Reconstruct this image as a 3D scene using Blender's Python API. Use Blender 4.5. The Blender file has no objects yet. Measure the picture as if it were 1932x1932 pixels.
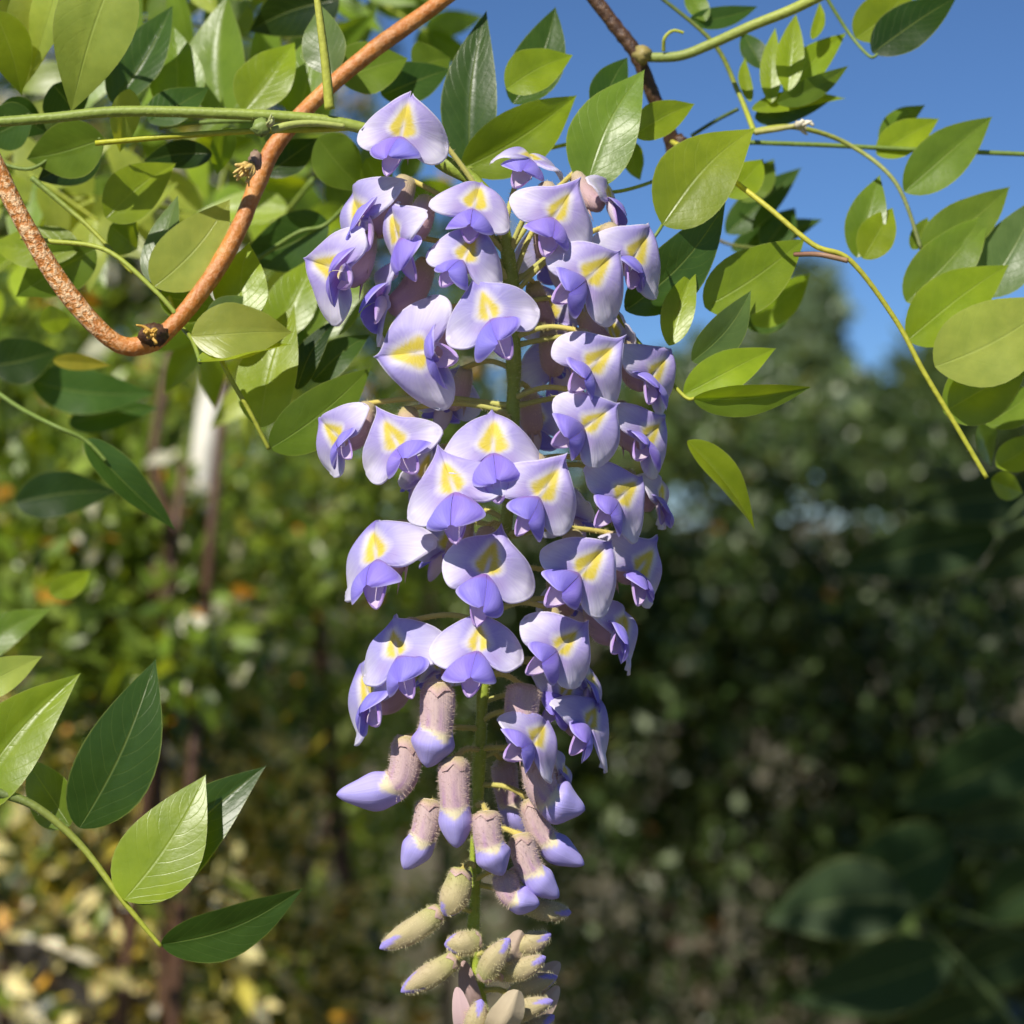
import bpy, math, random
import numpy as np
from mathutils import Vector, Matrix, Quaternion

# ------------------------------------------------------------------ camera, sky, sun, exposure
SC = bpy.context.scene
COL = SC.collection
D = 0.60                      # camera to flower cluster, metres
ZC = 1.60                     # camera height
S = 0.27 / 1932.0             # metres per layout unit at the cluster

cam = bpy.data.cameras.new('camera')
cam_o = bpy.data.objects.new('camera', cam)
COL.objects.link(cam_o)
cam_o.location = (0, -D, ZC)
cam_o.rotation_euler = (math.radians(90), 0, 0)
cam.sensor_width = 36
cam.lens = 36 * D / 0.27
cam.clip_start = 0.02
cam.clip_end = 500
cam.dof.use_dof = True
cam.dof.focus_distance = D - 0.014
cam.dof.aperture_fstop = 12.5
SC.camera = cam_o

SUN_EL = math.radians(44)
SUN_AZ = math.radians(-150)    # direction towards the sun, from +Y turning to +X
world = bpy.data.worlds.new('World')
SC.world = world
world.use_nodes = True
wn = world.node_tree
bg = wn.nodes['Background']
sky = wn.nodes.new('ShaderNodeTexSky')
sky.sky_type = 'NISHITA'
sky.sun_disc = False
sky.sun_elevation = SUN_EL
sky.sun_rotation = SUN_AZ
sky.air_density = 2.0
sky.altitude = 9000
sky.dust_density = 0.0
sky.ozone_density = 8.0
wn.links.new(sky.outputs[0], bg.inputs[0])
bg.inputs[1].default_value = 0.060

sun = bpy.data.lights.new('sun', 'SUN')
sun.energy = 4.2
sun.angle = math.radians(0.6)
sun.color = (1.0, 0.94, 0.84)
sun_o = bpy.data.objects.new('sun', sun)
COL.objects.link(sun_o)
sdir = Vector((math.sin(SUN_AZ) * math.cos(SUN_EL), math.cos(SUN_AZ) * math.cos(SUN_EL), math.sin(SUN_EL)))
sun_o.location = sdir * 20
sun_o.rotation_euler = sdir.to_track_quat('Z', 'Y').to_euler()

SC.view_settings.view_transform = 'Standard'
SC.view_settings.look = 'None'
SC.view_settings.gamma = 1.0
SC.view_settings.use_curve_mapping = False
SC.view_settings.exposure = 0.58
SC.render.engine = 'CYCLES'
SC.cycles.use_denoising = True
SC.cycles.use_adaptive_sampling = True
SC.cycles.adaptive_threshold = 0.02
SC.cycles.max_bounces = 6
SC.cycles.diffuse_bounces = 3
SC.cycles.glossy_bounces = 2
SC.cycles.transmission_bounces = 6
SC.cycles.transparent_max_bounces = 4
SC.cycles.sample_clamp_indirect = 4.0

rnd = random.Random(7)
nr = np.random.default_rng(11)


def P(x, y, d=0.0):
    """layout point (0..1932 across the picture) at a distance d behind the cluster -> world"""
    k = (D + d) / D
    return Vector(((x - 966) * S * k, d, ZC - (y - 966) * S * k))


def lerp(a, b, t):
    return tuple(a[i] + (b[i] - a[i]) * t for i in range(3))


def sst(a, b, x):
    t = max(0.0, min(1.0, (x - a) / (b - a)))
    return t * t * (3 - 2 * t)


# ------------------------------------------------------------------ materials
def new_mat(name):
    m = bpy.data.materials.new(name)
    m.use_nodes = True
    nt = m.node_tree
    nt.nodes.clear()
    out = nt.nodes.new('ShaderNodeOutputMaterial')
    return m, nt, out


def N(nt, kind, **kw):
    n = nt.nodes.new(kind)
    for k, v in kw.items():
        setattr(n, k, v)
    return n


def math_node(nt, op, a, b=None, clamp=False):
    n = nt.nodes.new('ShaderNodeMath')
    n.operation = op
    n.use_clamp = clamp
    for i, v in enumerate((a, b)):
        if v is None:
            continue
        if isinstance(v, (int, float)):
            n.inputs[i].default_value = v
        else:
            nt.links.new(v, n.inputs[i])
    return n.outputs[0]


def mix_col(nt, fac, a, b, blend='MIX'):
    n = nt.nodes.new('ShaderNodeMix')
    n.data_type = 'RGBA'
    n.blend_type = blend
    for idx, v in ((0, fac), (6, a), (7, b)):
        if isinstance(v, (int, float)):
            n.inputs[idx].default_value = v
        elif isinstance(v, tuple):
            n.inputs[idx].default_value = (*v, 1)
        else:
            nt.links.new(v, n.inputs[idx])
    return n.outputs[2]


def thin_shader(nt, out, col, tcol, trans, rough, spec, bump=None, sheen=0.0):
    L = nt.links
    p = N(nt, 'ShaderNodeBsdfPrincipled')
    L.new(col, p.inputs['Base Color'])
    if isinstance(rough, (int, float)):
        p.inputs['Roughness'].default_value = rough
    else:
        L.new(rough, p.inputs['Roughness'])
    p.inputs['Specular IOR Level'].default_value = spec
    if sheen:
        p.inputs['Sheen Weight'].default_value = sheen
    t = N(nt, 'ShaderNodeBsdfTranslucent')
    L.new(tcol, t.inputs['Color'])
    if bump is not None:
        L.new(bump, p.inputs['Normal'])
    mx = N(nt, 'ShaderNodeMixShader')
    mx.inputs[0].default_value = trans
    L.new(p.outputs[0], mx.inputs[1])
    L.new(t.outputs[0], mx.inputs[2])
    L.new(mx.outputs[0], out.inputs[0])


def mat_petal(name, trans=0.34, rough=0.5, streak=0.10):
    m, nt, out = new_mat(name)
    L = nt.links
    a = N(nt, 'ShaderNodeAttribute', attribute_name='Col')
    uv = N(nt, 'ShaderNodeUVMap')
    mp = N(nt, 'ShaderNodeMapping')
    mp.inputs['Scale'].default_value = (80, 2.0, 1)
    L.new(uv.outputs[0], mp.inputs[0])
    nz = N(nt, 'ShaderNodeTexNoise')
    nz.inputs['Scale'].default_value = 1.0
    nz.inputs['Detail'].default_value = 3
    L.new(mp.outputs[0], nz.inputs['Vector'])
    f = math_node(nt, 'SUBTRACT', nz.outputs[0], 0.5)
    f = math_node(nt, 'MULTIPLY', f, streak * 5)
    f = math_node(nt, 'ADD', f, 0.5, clamp=True)
    dark = mix_col(nt, 1.0, a.outputs[0], (0.72, 0.66, 0.88), 'MULTIPLY')
    lite = mix_col(nt, 0.18, a.outputs[0], (0.9, 0.9, 0.95))
    col = mix_col(nt, f, dark, lite)
    geo = N(nt, 'ShaderNodeTexCoord')
    n2 = N(nt, 'ShaderNodeTexNoise')
    n2.inputs['Scale'].default_value = 500
    n2.inputs['Detail'].default_value = 2
    L.new(geo.outputs['Object'], n2.inputs['Vector'])
    h = math_node(nt, 'ADD', nz.outputs[0], math_node(nt, 'MULTIPLY', n2.outputs[0], 0.6))
    b = N(nt, 'ShaderNodeBump')
    b.inputs['Strength'].default_value = 0.35
    b.inputs['Distance'].default_value = 0.0004
    L.new(h, b.inputs['Height'])
    thin_shader(nt, out, col, col, trans, rough, 0.3, b.outputs[0], 0.15)
    return m


def mat_leaf(name, trans=0.44, rough=0.36, vein=True):
    m, nt, out = new_mat(name)
    L = nt.links
    a = N(nt, 'ShaderNodeAttribute', attribute_name='Col')
    uv = N(nt, 'ShaderNodeUVMap')
    sep = N(nt, 'ShaderNodeSeparateXYZ')
    L.new(uv.outputs[0], sep.inputs[0])
    ax = math_node(nt, 'ABSOLUTE', sep.outputs[0])
    tco = N(nt, 'ShaderNodeTexCoord')
    nz = N(nt, 'ShaderNodeTexNoise')
    nz.inputs['Scale'].default_value = 160
    nz.inputs['Detail'].default_value = 4
    L.new(tco.outputs['Object'], nz.inputs['Vector'])
    # lateral veins curve forward from the midrib
    ph = math_node(nt, 'SUBTRACT', math_node(nt, 'MULTIPLY', sep.outputs[1], 9.0),
                   math_node(nt, 'MULTIPLY', math_node(nt, 'POWER', ax, 1.3), 2.6))
    ph = math_node(nt, 'ADD', ph, math_node(nt, 'MULTIPLY', nz.outputs[0], 0.35))
    w = math_node(nt, 'ABSOLUTE', math_node(nt, 'SINE', math_node(nt, 'MULTIPLY', ph, math.pi)))
    lat = math_node(nt, 'SUBTRACT', 1.0, math_node(nt, 'MULTIPLY', w, 5.0), clamp=True)
    mid = math_node(nt, 'SUBTRACT', 1.0, math_node(nt, 'MULTIPLY', ax, 22.0), clamp=True)
    veins = math_node(nt, 'MAXIMUM', math_node(nt, 'MULTIPLY', lat, 0.22), mid)
    blot = math_node(nt, 'MULTIPLY', math_node(nt, 'SUBTRACT', nz.outputs[0], 0.5), 1.6)
    blot = math_node(nt, 'ADD', blot, 0.5, clamp=True)
    col = mix_col(nt, blot, mix_col(nt, 1.0, a.outputs[0], (0.78, 0.82, 0.7), 'MULTIPLY'),
                  mix_col(nt, 1.0, a.outputs[0], (1.2, 1.14, 1.1), 'MULTIPLY'))
    col = mix_col(nt, math_node(nt, 'MULTIPLY', veins, 0.55 if vein else 0.0), col,
                  mix_col(nt, 0.5, a.outputs[0], (0.42, 0.50, 0.14)))
    geo = N(nt, 'ShaderNodeNewGeometry')
    col = mix_col(nt, math_node(nt, 'MULTIPLY', geo.outputs['Backfacing'], 0.22), col, (0.20, 0.28, 0.08))
    tcol = mix_col(nt, 1.0, col, (2.9, 2.4, 0.40), 'MULTIPLY')
    fine = N(nt, 'ShaderNodeTexNoise')
    fine.inputs['Scale'].default_value = 900
    L.new(tco.outputs['Object'], fine.inputs['Vector'])
    h = math_node(nt, 'SUBTRACT', math_node(nt, 'MULTIPLY', fine.outputs[0], 0.25),
                  math_node(nt, 'MULTIPLY', veins, 0.6))
    h = math_node(nt, 'ADD', h, math_node(nt, 'MULTIPLY', nz.outputs[0], 0.8))
    b = N(nt, 'ShaderNodeBump')
    b.inputs['Strength'].default_value = 0.5
    b.inputs['Distance'].default_value = 0.0004
    L.new(h, b.inputs['Height'])
    thin_shader(nt, out, col, tcol, trans, rough, 0.5, b.outputs[0])
    return m


def mat_stalk(name, rough=0.5, bumpscale=600, trans=0.10):
    m, nt, out = new_mat(name)
    L = nt.links
    a = N(nt, 'ShaderNodeAttribute', attribute_name='Col')
    tco = N(nt, 'ShaderNodeTexCoord')
    nz = N(nt, 'ShaderNodeTexNoise')
    nz.inputs['Scale'].default_value = bumpscale
    nz.inputs['Detail'].default_value = 4
    L.new(tco.outputs['Object'], nz.inputs['Vector'])
    col = mix_col(nt, nz.outputs[0], mix_col(nt, 1.0, a.outputs[0], (0.7, 0.7, 0.66), 'MULTIPLY'),
                  mix_col(nt, 1.0, a.outputs[0], (1.25, 1.22, 1.2), 'MULTIPLY'))
    b = N(nt, 'ShaderNodeBump')
    b.inputs['Strength'].default_value = 0.5
    b.inputs['Distance'].default_value = 0.0005
    L.new(nz.outputs[0], b.inputs['Height'])
    thin_shader(nt, out, col, col, trans, rough, 0.35, b.outputs[0])
    return m


def mat_bark(name, c1, c2, c3, speck_scale=700, rough=0.38):
    m, nt, out = new_mat(name)
    L = nt.links
    a = N(nt, 'ShaderNodeAttribute', attribute_name='Col')     # red channel: how corky the bark is
    sep = N(nt, 'ShaderNodeSeparateXYZ')
    L.new(a.outputs[1], sep.inputs[0])
    tco = N(nt, 'ShaderNodeTexCoord')
    n1 = N(nt, 'ShaderNodeTexNoise')
    n1.inputs['Scale'].default_value = 110
    n1.inputs['Detail'].default_value = 5
    L.new(tco.outputs['Object'], n1.inputs['Vector'])
    n2 = N(nt, 'ShaderNodeTexNoise')
    n2.inputs['Scale'].default_value = speck_scale
    n2.inputs['Detail'].default_value = 3
    n2.inputs['Roughness'].default_value = 0.7
    L.new(tco.outputs['Object'], n2.inputs['Vector'])
    f1 = math_node(nt, 'ADD', math_node(nt, 'MULTIPLY', math_node(nt, 'SUBTRACT', n1.outputs[0], 0.5), 2.4), 0.5, clamp=True)
    base = mix_col(nt, f1, c1, c2)
    f2 = math_node(nt, 'ADD', math_node(nt, 'MULTIPLY', math_node(nt, 'SUBTRACT', n2.outputs[0], 0.48), 7.0), 0.2, clamp=True)
    f2 = math_node(nt, 'MULTIPLY', f2, sep.outputs[0])
    col = mix_col(nt, f2, base, c3)
    n3 = N(nt, 'ShaderNodeTexNoise')
    n3.inputs['Scale'].default_value = 60
    L.new(tco.outputs['Object'], n3.inputs['Vector'])
    f3 = math_node(nt, 'MULTIPLY', math_node(nt, 'SUBTRACT', n3.outputs[0], 0.6), 5.0, clamp=True)
    col = mix_col(nt, math_node(nt, 'MULTIPLY', f3, 0.6), col, (0.12, 0.05, 0.02))
    b = N(nt, 'ShaderNodeBump')
    b.inputs['Strength'].default_value = 0.9
    b.inputs['Distance'].default_value = 0.0011
    L.new(math_node(nt, 'ADD', math_node(nt, 'MULTIPLY', n1.outputs[0], 0.7),
                    math_node(nt, 'MULTIPLY', n2.outputs[0], math_node(nt, 'ADD', sep.outputs[0], 0.12))), b.inputs['Height'])
    p = N(nt, 'ShaderNodeBsdfPrincipled')
    L.new(col, p.inputs['Base Color'])
    p.inputs['Roughness'].default_value = rough
    L.new(b.outputs[0], p.inputs['Normal'])
    L.new(p.outputs[0], out.inputs[0])
    return m


M_BANNER = mat_petal('banner_petal', streak=0.17)
M_WING = mat_petal('wing_petal', trans=0.28, streak=0.16)
M_BUD = mat_petal('bud_skin', trans=0.15, rough=0.6, streak=0.14)
M_LEAF = mat_leaf('leaflet')
M_SHADE = mat_leaf('matt_leaflet', trans=0.3, rough=0.7)
M_BGLEAF = mat_leaf('shrub_leaf', trans=0.30, rough=0.33, vein=False)
M_STALK = mat_stalk('green_stalk')
M_HAIR = mat_stalk('fine_hair', rough=0.6, trans=0.45)
M_VINE = mat_bark('orange_bark', (0.58, 0.23, 0.040), (0.40, 0.12, 0.018), (0.78, 0.52, 0.28), rough=0.5)
M_DARKBARK = mat_bark('brown_bark', (0.075, 0.032, 0.016), (0.035, 0.016, 0.010), (0.22, 0.12, 0.06), rough=0.5)
M_WHITE = mat_stalk('white_peeling_paint', rough=0.7, bumpscale=60, trans=0.0)


# ------------------------------------------------------------------ mesh builder
class MB:
    def __init__(self):
        self.v, self.f, self.c, self.uv, self.mi = [], [], [], [], []

    def grid(self, pts, cols, uvs, mi=0, closed=False):
        """pts: rows of points"""
        o = len(self.v)
        nrow, ncol = len(pts), len(pts[0])
        for i in range(nrow):
            self.v.extend(pts[i])
            self.c.extend(cols[i])
            self.uv.extend(uvs[i])
        for i in range(nrow - 1):
            for j in range(ncol if closed else ncol - 1):
                j2 = (j + 1) % ncol
                self.f.append((o + i * ncol + j, o + i * ncol + j2, o + (i + 1) * ncol + j2, o + (i + 1) * ncol + j))
                self.mi.append(mi)

    def tri(self, a, b, c, col, mi=0):
        o = len(self.v)
        self.v.extend((a, b, c))
        self.c.extend((col, col, col))
        self.uv.extend(((0, 0), (1, 0), (0.5, 1)))
        self.f.append((o, o + 1, o + 2))
        self.mi.append(mi)

    def build(self, name, mats, parent=None, origin=None, smooth=True, xf=None):
        org = Vector(origin) if origin is not None else Vector((0, 0, 0))
        me = bpy.data.meshes.new(name)
        vs = [Vector(p) for p in self.v]
        if xf is not None:
            vs = [xf @ p for p in vs]
        me.from_pydata([tuple(p - org) for p in vs], [], self.f)
        ca = me.color_attributes.new('Col', 'FLOAT_COLOR', 'POINT')
        arr = np.ones((len(vs), 4), dtype=np.float32)
        arr[:, :3] = np.array(self.c, dtype=np.float32)
        ca.data.foreach_set('color', arr.ravel())
        ul = me.uv_layers.new(name='UVMap')
        uva = np.array(self.uv, dtype=np.float32)
        li = np.empty(len(me.loops), dtype=np.int32)
        me.loops.foreach_get('vertex_index', li)
        ul.data.foreach_set('uv', uva[li].ravel())
        if not isinstance(mats, (list, tuple)):
            mats = [mats]
        for m in mats:
            me.materials.append(m)
        me.polygons.foreach_set('material_index', self.mi)
        me.polygons.foreach_set('use_smooth', [smooth] * len(self.f))
        me.update()
        return link(name, me, parent, org)


WLOC = {}


def link(name, data, parent, org):
    o = bpy.data.objects.new(name, data)
    COL.objects.link(o)
    if parent is not None:
        o.parent = parent
        o.location = org - WLOC[parent]
    else:
        o.location = org
    WLOC[o] = Vector(org)
    return o


def thing(name, label, cat, loc, group=None):
    o = link(name, None, None, Vector(loc))
    o.empty_display_size = 0.01
    o['label'] = label
    o['category'] = cat
    if group:
        o['group'] = group
    return o


def tag(o, label=None, cat=None, group=None, kind=None):
    for k, v in (('label', label), ('category', cat), ('group', group), ('kind', kind)):
        if v:
            o[k] = v
    return o


def catmull(pts, n):
    """smooth curve through Vectors, n samples per span"""
    out = []
    m = len(pts)
    for i in range(m - 1):
        p0, p1, p2, p3 = pts[max(i - 1, 0)], pts[i], pts[i + 1], pts[min(i + 2, m - 1)]
        for k in range(n):
            t = k / n
            out.append(0.5 * ((2 * p1) + (p2 - p0) * t + (2 * p0 - 5 * p1 + 4 * p2 - p3) * t * t
                              + (3 * p1 - p0 - 3 * p2 + p3) * t ** 3))
    out.append(pts[-1].copy())
    return out


def frames(path):
    """parallel transported frames along a path"""
    n = len(path)
    T = [(path[min(i + 1, n - 1)] - path[max(i - 1, 0)]).normalized() for i in range(n)]
    ref = Vector((0, -1, 0))
    if abs(T[0].dot(ref)) > 0.9:
        ref = Vector((1, 0, 0))
    u = (ref - T[0] * ref.dot(T[0])).normalized()
    res = []
    for i in range(n):
        u = (u - T[i] * u.dot(T[i]))
        u.normalize()
        res.append((T[i], u, T[i].cross(u)))
    return res


def tube(mb, path, rad, col, seg=8, mi=0, lump=0.0, rr=None, cap=True):
    """rad, col: functions of u in 0..1 (col may take u, angle)"""
    fr = frames(path)
    n = len(path)
    rows, cols, uvs = [], [], []
    rr = rr or rnd
    for i in range(n):
        u = i / (n - 1)
        t, a, b = fr[i]
        r = rad(u)
        row, cr, ur = [], [], []
        for j in range(seg):
            th = 2 * math.pi * j / seg
            q = r * (1 + (rr.uniform(-lump, lump) if lump else 0))
            row.append(path[i] + a * (q * math.cos(th)) + b * (q * math.sin(th)))
            cr.append(col(u, th))
            ur.append((j / seg, u))
        rows.append(row)
        cols.append(cr)
        uvs.append(ur)
    if cap:
        for end, idx in ((0, 0), (1, n - 1)):
            p = path[idx]
            row = [p + (q - p) * 0.05 for q in rows[idx if end == 0 else -1]]
            if end == 0:
                rows.insert(0, row); cols.insert(0, cols[0]); uvs.insert(0, uvs[0])
            else:
                rows.append(row); cols.append(cols[-1]); uvs.append(uvs[-1])
    mb.grid(rows, cols, uvs, mi, closed=True)


def hairs(mb, path, rad, count, length, col, mi=1, u0=0.0, u1=1.0, rr=None, lean=0.3, offs=None):
    rr = rr or rnd
    fr = frames(path)
    n = len(path)
    for _ in range(count):
        u = rr.uniform(u0, u1)
        x = u * (n - 1)
        i = min(int(x), n - 2)
        p = path[i].lerp(path[i + 1], x - i)
        t, a, b = fr[i]
        th = rr.uniform(0, 2 * math.pi)
        nrm = a * math.cos(th) + b * math.sin(th)
        q = p + nrm * (rad(u) * 0.96)
        dr = (nrm + t * rr.uniform(-lean, lean) + Vector((rr.uniform(-1, 1), rr.uniform(-1, 1), rr.uniform(-1, 1))) * 0.25).normalized()
        l = length * rr.uniform(0.5, 1.2)
        side = dr.cross(Vector((0, 1, 0)))
        if side.length < 1e-3:
            side = Vector((1, 0, 0))
        side = side.normalized() * 0.000045
        mb.tri(q - side, q + side, q + dr * l, col, mi)


# ------------------------------------------------------------------ flowers
OUT = [(0, 1.06), (0.07, 0.93), (0.26, 0.80), (0.52, 0.69), (0.78, 0.50), (0.96, 0.20), (1.0, -0.08), (0.91, -0.32),
       (0.72, -0.46), (0.50, -0.46), (0.28, -0.34), (0.12, -0.18), (0.0, -0.10)]
OUT2 = [(0, 1.16), (0.06, 1.00), (0.20, 0.80), (0.44, 0.56), (0.72, 0.38), (0.95, 0.14), (1.02, -0.12), (0.92, -0.34),
        (0.72, -0.47), (0.50, -0.45), (0.28, -0.32), (0.12, -0.18), (0.0, -0.10)]


def outline(peak):
    pts = [Vector((a[0] + (b[0] - a[0]) * peak, a[1] + (b[1] - a[1]) * peak, 0)) for a, b in zip(OUT, OUT2)]
    o = [(p.x, p.y) for p in catmull(pts, 3)]
    return o


def banner_mesh(W, q, reflex, split=False, fold=1.0):
    """banner petal in flower space: x right, y up, z out"""
    mb = MB()
    half = outline(q.uniform(0.15, 1.0))
    loop = [(x, y) for x, y in half] + [(-x, y) for x, y in half[-2:0:-1]]
    nL = len(loop)
    RS = [0.002, 0.08, 0.16, 0.24, 0.32, 0.40, 0.48, 0.56, 0.64, 0.72, 0.80, 0.87, 0.92, 0.96, 0.985, 1.0]
    C = (0.0, 0.22)
    asx = q.uniform(-0.06, 0.06)
    ph = [q.uniform(0, 6.28) for _ in range(4)]
    wob = q.uniform(0.02, 0.05)
    lobeL, lobeR = q.uniform(0.9, 1.06), q.uniform(0.9, 1.06)
    fa = fold * q.uniform(0.34, 0.62)
    ca = q.uniform(0.30, 0.75)
    tipc = q.uniform(0.15, 0.5)
    cup = q.uniform(0.05, 0.16)
    deepL, deepR = q.uniform(0.35, 0.95), q.uniform(0.2, 0.6)
    yl = q.uniform(0.9, 1.15)
    hue = q.uniform(-1, 1)
    cr, sr = math.cos(reflex), math.sin(reflex)
    rows, cols, uvs = [], [], []
    for s in RS:
        row, cc, uu = [], [], []
        for j, (ox, oy) in enumerate(loop):
            th = j / nL
            k = lobeR if ox > 0 else lobeL
            e = 1 + wob * math.sin(th * 6.28 * 5 + ph[0]) * s
            x = (C[0] + s * (ox * k * e - C[0])) + asx * s * s
            y = C[1] + s * (oy * e - C[1])
            if split and abs(ox) < 0.03 and oy > 0.85:
                y -= 0.20 * sst(0.75, 1.0, s)
            ax = abs(x)
            z = fa * ax * math.exp(-(ax / 0.5) ** 2) * (0.35 + 0.9 * sst(0.1, 0.9, y))
            z -= ca * max(0.0, ax - 0.30) ** 2 * (1.0 if y > 0 else 0.6)
            z -= tipc * max(0.0, y - 0.45) ** 2
            z += cup * math.exp(-(((ax - 0.75) / 0.35) ** 2) - ((y + 0.1) / 0.35) ** 2) * -0.7
            z += 0.10 * sst(0.0, -0.5, y) * sst(0.2, 0.9, ax)
            z -= 0.08 * sst(0.84, 0.985, s) * (1.0 if oy > -0.2 else 0.5)
            if s > 0.99:
                z -= 0.055
                x *= 0.985
                y = C[1] + (y - C[1]) * 0.985
            z += 0.028 * s * math.sin(th * 6.28 * 3 + ph[1]) + 0.016 * s * s * math.sin(th * 6.28 * 8 + ph[2])
            # reflex about the base: the top leans back
            yy, zz = y * cr + z * sr, z * cr - y * sr
            row.append(Vector((x * W, yy * W, (zz + 0.02) * W)))
            # pigment, plus light caught on the rim painted in as white
            lil = (0.445 + 0.03 * hue, 0.385, 0.79)
            pale = (0.87, 0.85, 0.92)
            c = lerp(lil, pale, min(1.0, sst(0.22, 0.85, ax) * sst(0.70, -0.10, y) + 0.04))
            c = lerp(c, (0.255, 0.185, 0.66), (deepL if x < 0 else deepR) * math.exp(-(ax / 0.17) ** 2) * sst(0.42, 0.85, y))
            c = lerp(c, (0.48, 0.33, 0.62), 0.45 * math.exp(-((ax - 0.34) / 0.16) ** 2 - ((y + 0.16) / 0.2) ** 2))
            h = 0.215 * (0.70 * yl - y) / 0.50 if y > 0.14 else (0.215 * (0.70 * yl - 0.14) / 0.5) * sst(-0.25, 0.14, y)
            h = max(0.0, h)
            halo = sst(h + 0.17, h + 0.02, ax) * sst(0.80 * yl, 0.58, y) * sst(-0.12, 0.06, y)
            c = lerp(c, (0.90, 0.88, 0.84), 0.95 * halo)
            ye = sst(h + 0.03, h - 0.05, ax) * sst(0.70 * yl, 0.56, y) * sst(-0.10, 0.04, y)
            mid = sst(0.07, 0.01, ax) * sst(0.42, 0.18, y)
            c = lerp(c, (0.93, 0.77, 0.006), ye * (1 - 0.75 * mid))
            c = lerp(c, (0.90, 0.89, 0.96), 0.95 * sst(0.925, 0.985, s) * (0.55 + 0.45 * sst(-0.4, 0.1, oy)))
            cc.append(c)
            uu.append((th, s))
        rows.append(row)
        cols.append(cc)
        uvs.append(uu)
    mb.grid(rows, cols, uvs, 0, closed=True)
    return mb


def wing_mesh(W, q, side, drop, spread):
    """one of the two violet wings: a cupped sheet that meets its twin along a ridge pointing outwards"""
    mb = MB()
    nu, nv = 15, 9
    rows, cols, uvs = [], [], []
    Lw = q.uniform(0.90, 1.08)
    ww = q.uniform(0.56, 0.74)
    flare = q.uniform(0.02, 0.30)
    hu = q.uniform(-0.02, 0.06)
    rip = q.uniform(0, 6.28)
    sweep = q.uniform(0.0, 0.25)
    for i in range(nu):
        u = i / (nu - 1)
        ry = -0.02 - Lw * (drop * u + 0.26 * u * u)
        rz = 0.05 + Lw * (0.80 * u - 0.16 * u * u)
        w = ww * max(0.02, math.sin(math.pi * min(1, (0.06 + 0.92 * u ** 0.85))) ** 0.7)
        row, cc, uu = [], [], []
        for j in range(nv):
            v = j / (nv - 1)
            x = side * (0.004 + w * (v * math.cos(spread) + 0.10 * math.sin(math.pi * v)))
            y = ry - w * (v * math.sin(spread) + 0.16 * v * v) + flare * w * sst(0.62, 1, v) + 0.10 * w * math.sin(math.pi * v)
            z = rz - sweep * v * w + 0.16 * math.sin(math.pi * v) * w
            z += 0.02 * math.sin(u * 9 + v * 4 + rip) * v
            y += 0.02 * math.sin(u * 7 + rip * 2) * v
            row.append(Vector((x, y, z)) * W)
            c = lerp((0.21 + hu, 0.15, 0.80), (0.36 + hu, 0.31, 0.88), sst(0.2, 0.9, math.sin(math.pi * v)) * 0.55)
            c = lerp((0.30, 0.11, 0.50), c, sst(0.04, 0.26, u))
            c = lerp(c, (0.66, 0.62, 0.93), 0.85 * sst(0.88, 1.0, v))
            c = lerp(c, (0.12, 0.07, 0.62), 0.5 * sst(0.75, 1.0, u) * (1 - v))
            cc.append(c)
            uu.append((v * 0.5, u))
        rows.append(row)
        cols.append(cc)
        uvs.append(uu)
    mb.grid(rows, cols, uvs)
    return mb


def keel_mesh(W, q, drop):
    mb = MB()
    nu, nv = 12, 11
    rows, cols, uvs = [], [], []
    kw = q.uniform(0.20, 0.26)
    for i in range(nu):
        u = i / (nu - 1)
        cy = -0.12 - (drop + 0.20) * u - 0.30 * u * u
        cz = 0.02 + 0.74 * u - 0.22 * u * u
        w = kw * max(0.04, math.sin(math.pi * min(1, 0.14 + 0.85 * u)) ** 0.6)
        row, cc, uu = [], [], []
        for j in range(nv):
            v = j / (nv - 1) * 2 - 1
            a = v * 1.55
            row.append(Vector((w * math.sin(a) * 1.05, cy - w * 1.5 * math.cos(a), cz + 0.10 * w * math.cos(a))) * W)
            c = lerp((0.88, 0.76, 0.72), (0.66, 0.50, 0.78), sst(0.25, 0.9, u))
            c = lerp(c, (0.36, 0.14, 0.58), 0.8 * sst(0.45, 1.0, abs(v)) * sst(0.15, 0.7, u))
            cc.append(c)
            uu.append((v * 0.3, u))
        rows.append(row)
        cols.append(cc)
        uvs.append(uu)
    mb.grid(rows, cols, uvs)
    return mb


# the axis of the hanging cluster (layout coordinates)
AX = [(828, 302, .004), (905, 352, .002), (950, 440, 0), (966, 560, 0), (969, 680, 0), (968, 760, 0), (958, 960, 0),
      (934, 1120, 0), (914, 1280, 0), (905, 1420, 0), (900, 1560, 0), (896, 1690, 0), (893, 1780, 0), (903, 1850, 0), (922, 1965, 0)]
AXW = catmull([P(*a) for a in AX], 6)


def axis_at(y):
    z = P(0, y, 0).z
    for i in range(len(AXW) - 1):
        if AXW[i].z >= z > AXW[i + 1].z and i > 8:
            t = (AXW[i].z - z) / (AXW[i].z - AXW[i + 1].z)
            return AXW[i].lerp(AXW[i + 1], t)
    return AXW[20]


cluster = thing('flower_cluster', 'long hanging wisteria cluster of lilac flowers with yellow throats and fuzzy buds at its tip',
                'flower cluster', P(828, 302, .004))

PINK = (0.52, 0.30, 0.29)


def tube_col(q):
    g = q.uniform(0, 1)

    def f(u, th):
        c = lerp((0.50, 0.42, 0.07), (0.60, 0.36, 0.34), sst(0.02, 0.38, u))
        c = lerp(c, (0.66, 0.50, 0.42), 0.4 * g)
        return lerp(c, (0.40, 0.18, 0.34), 0.45 * max(0, math.sin(th * 5 + g * 6)) * sst(0.3, 0.9, u))
    return f


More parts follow.
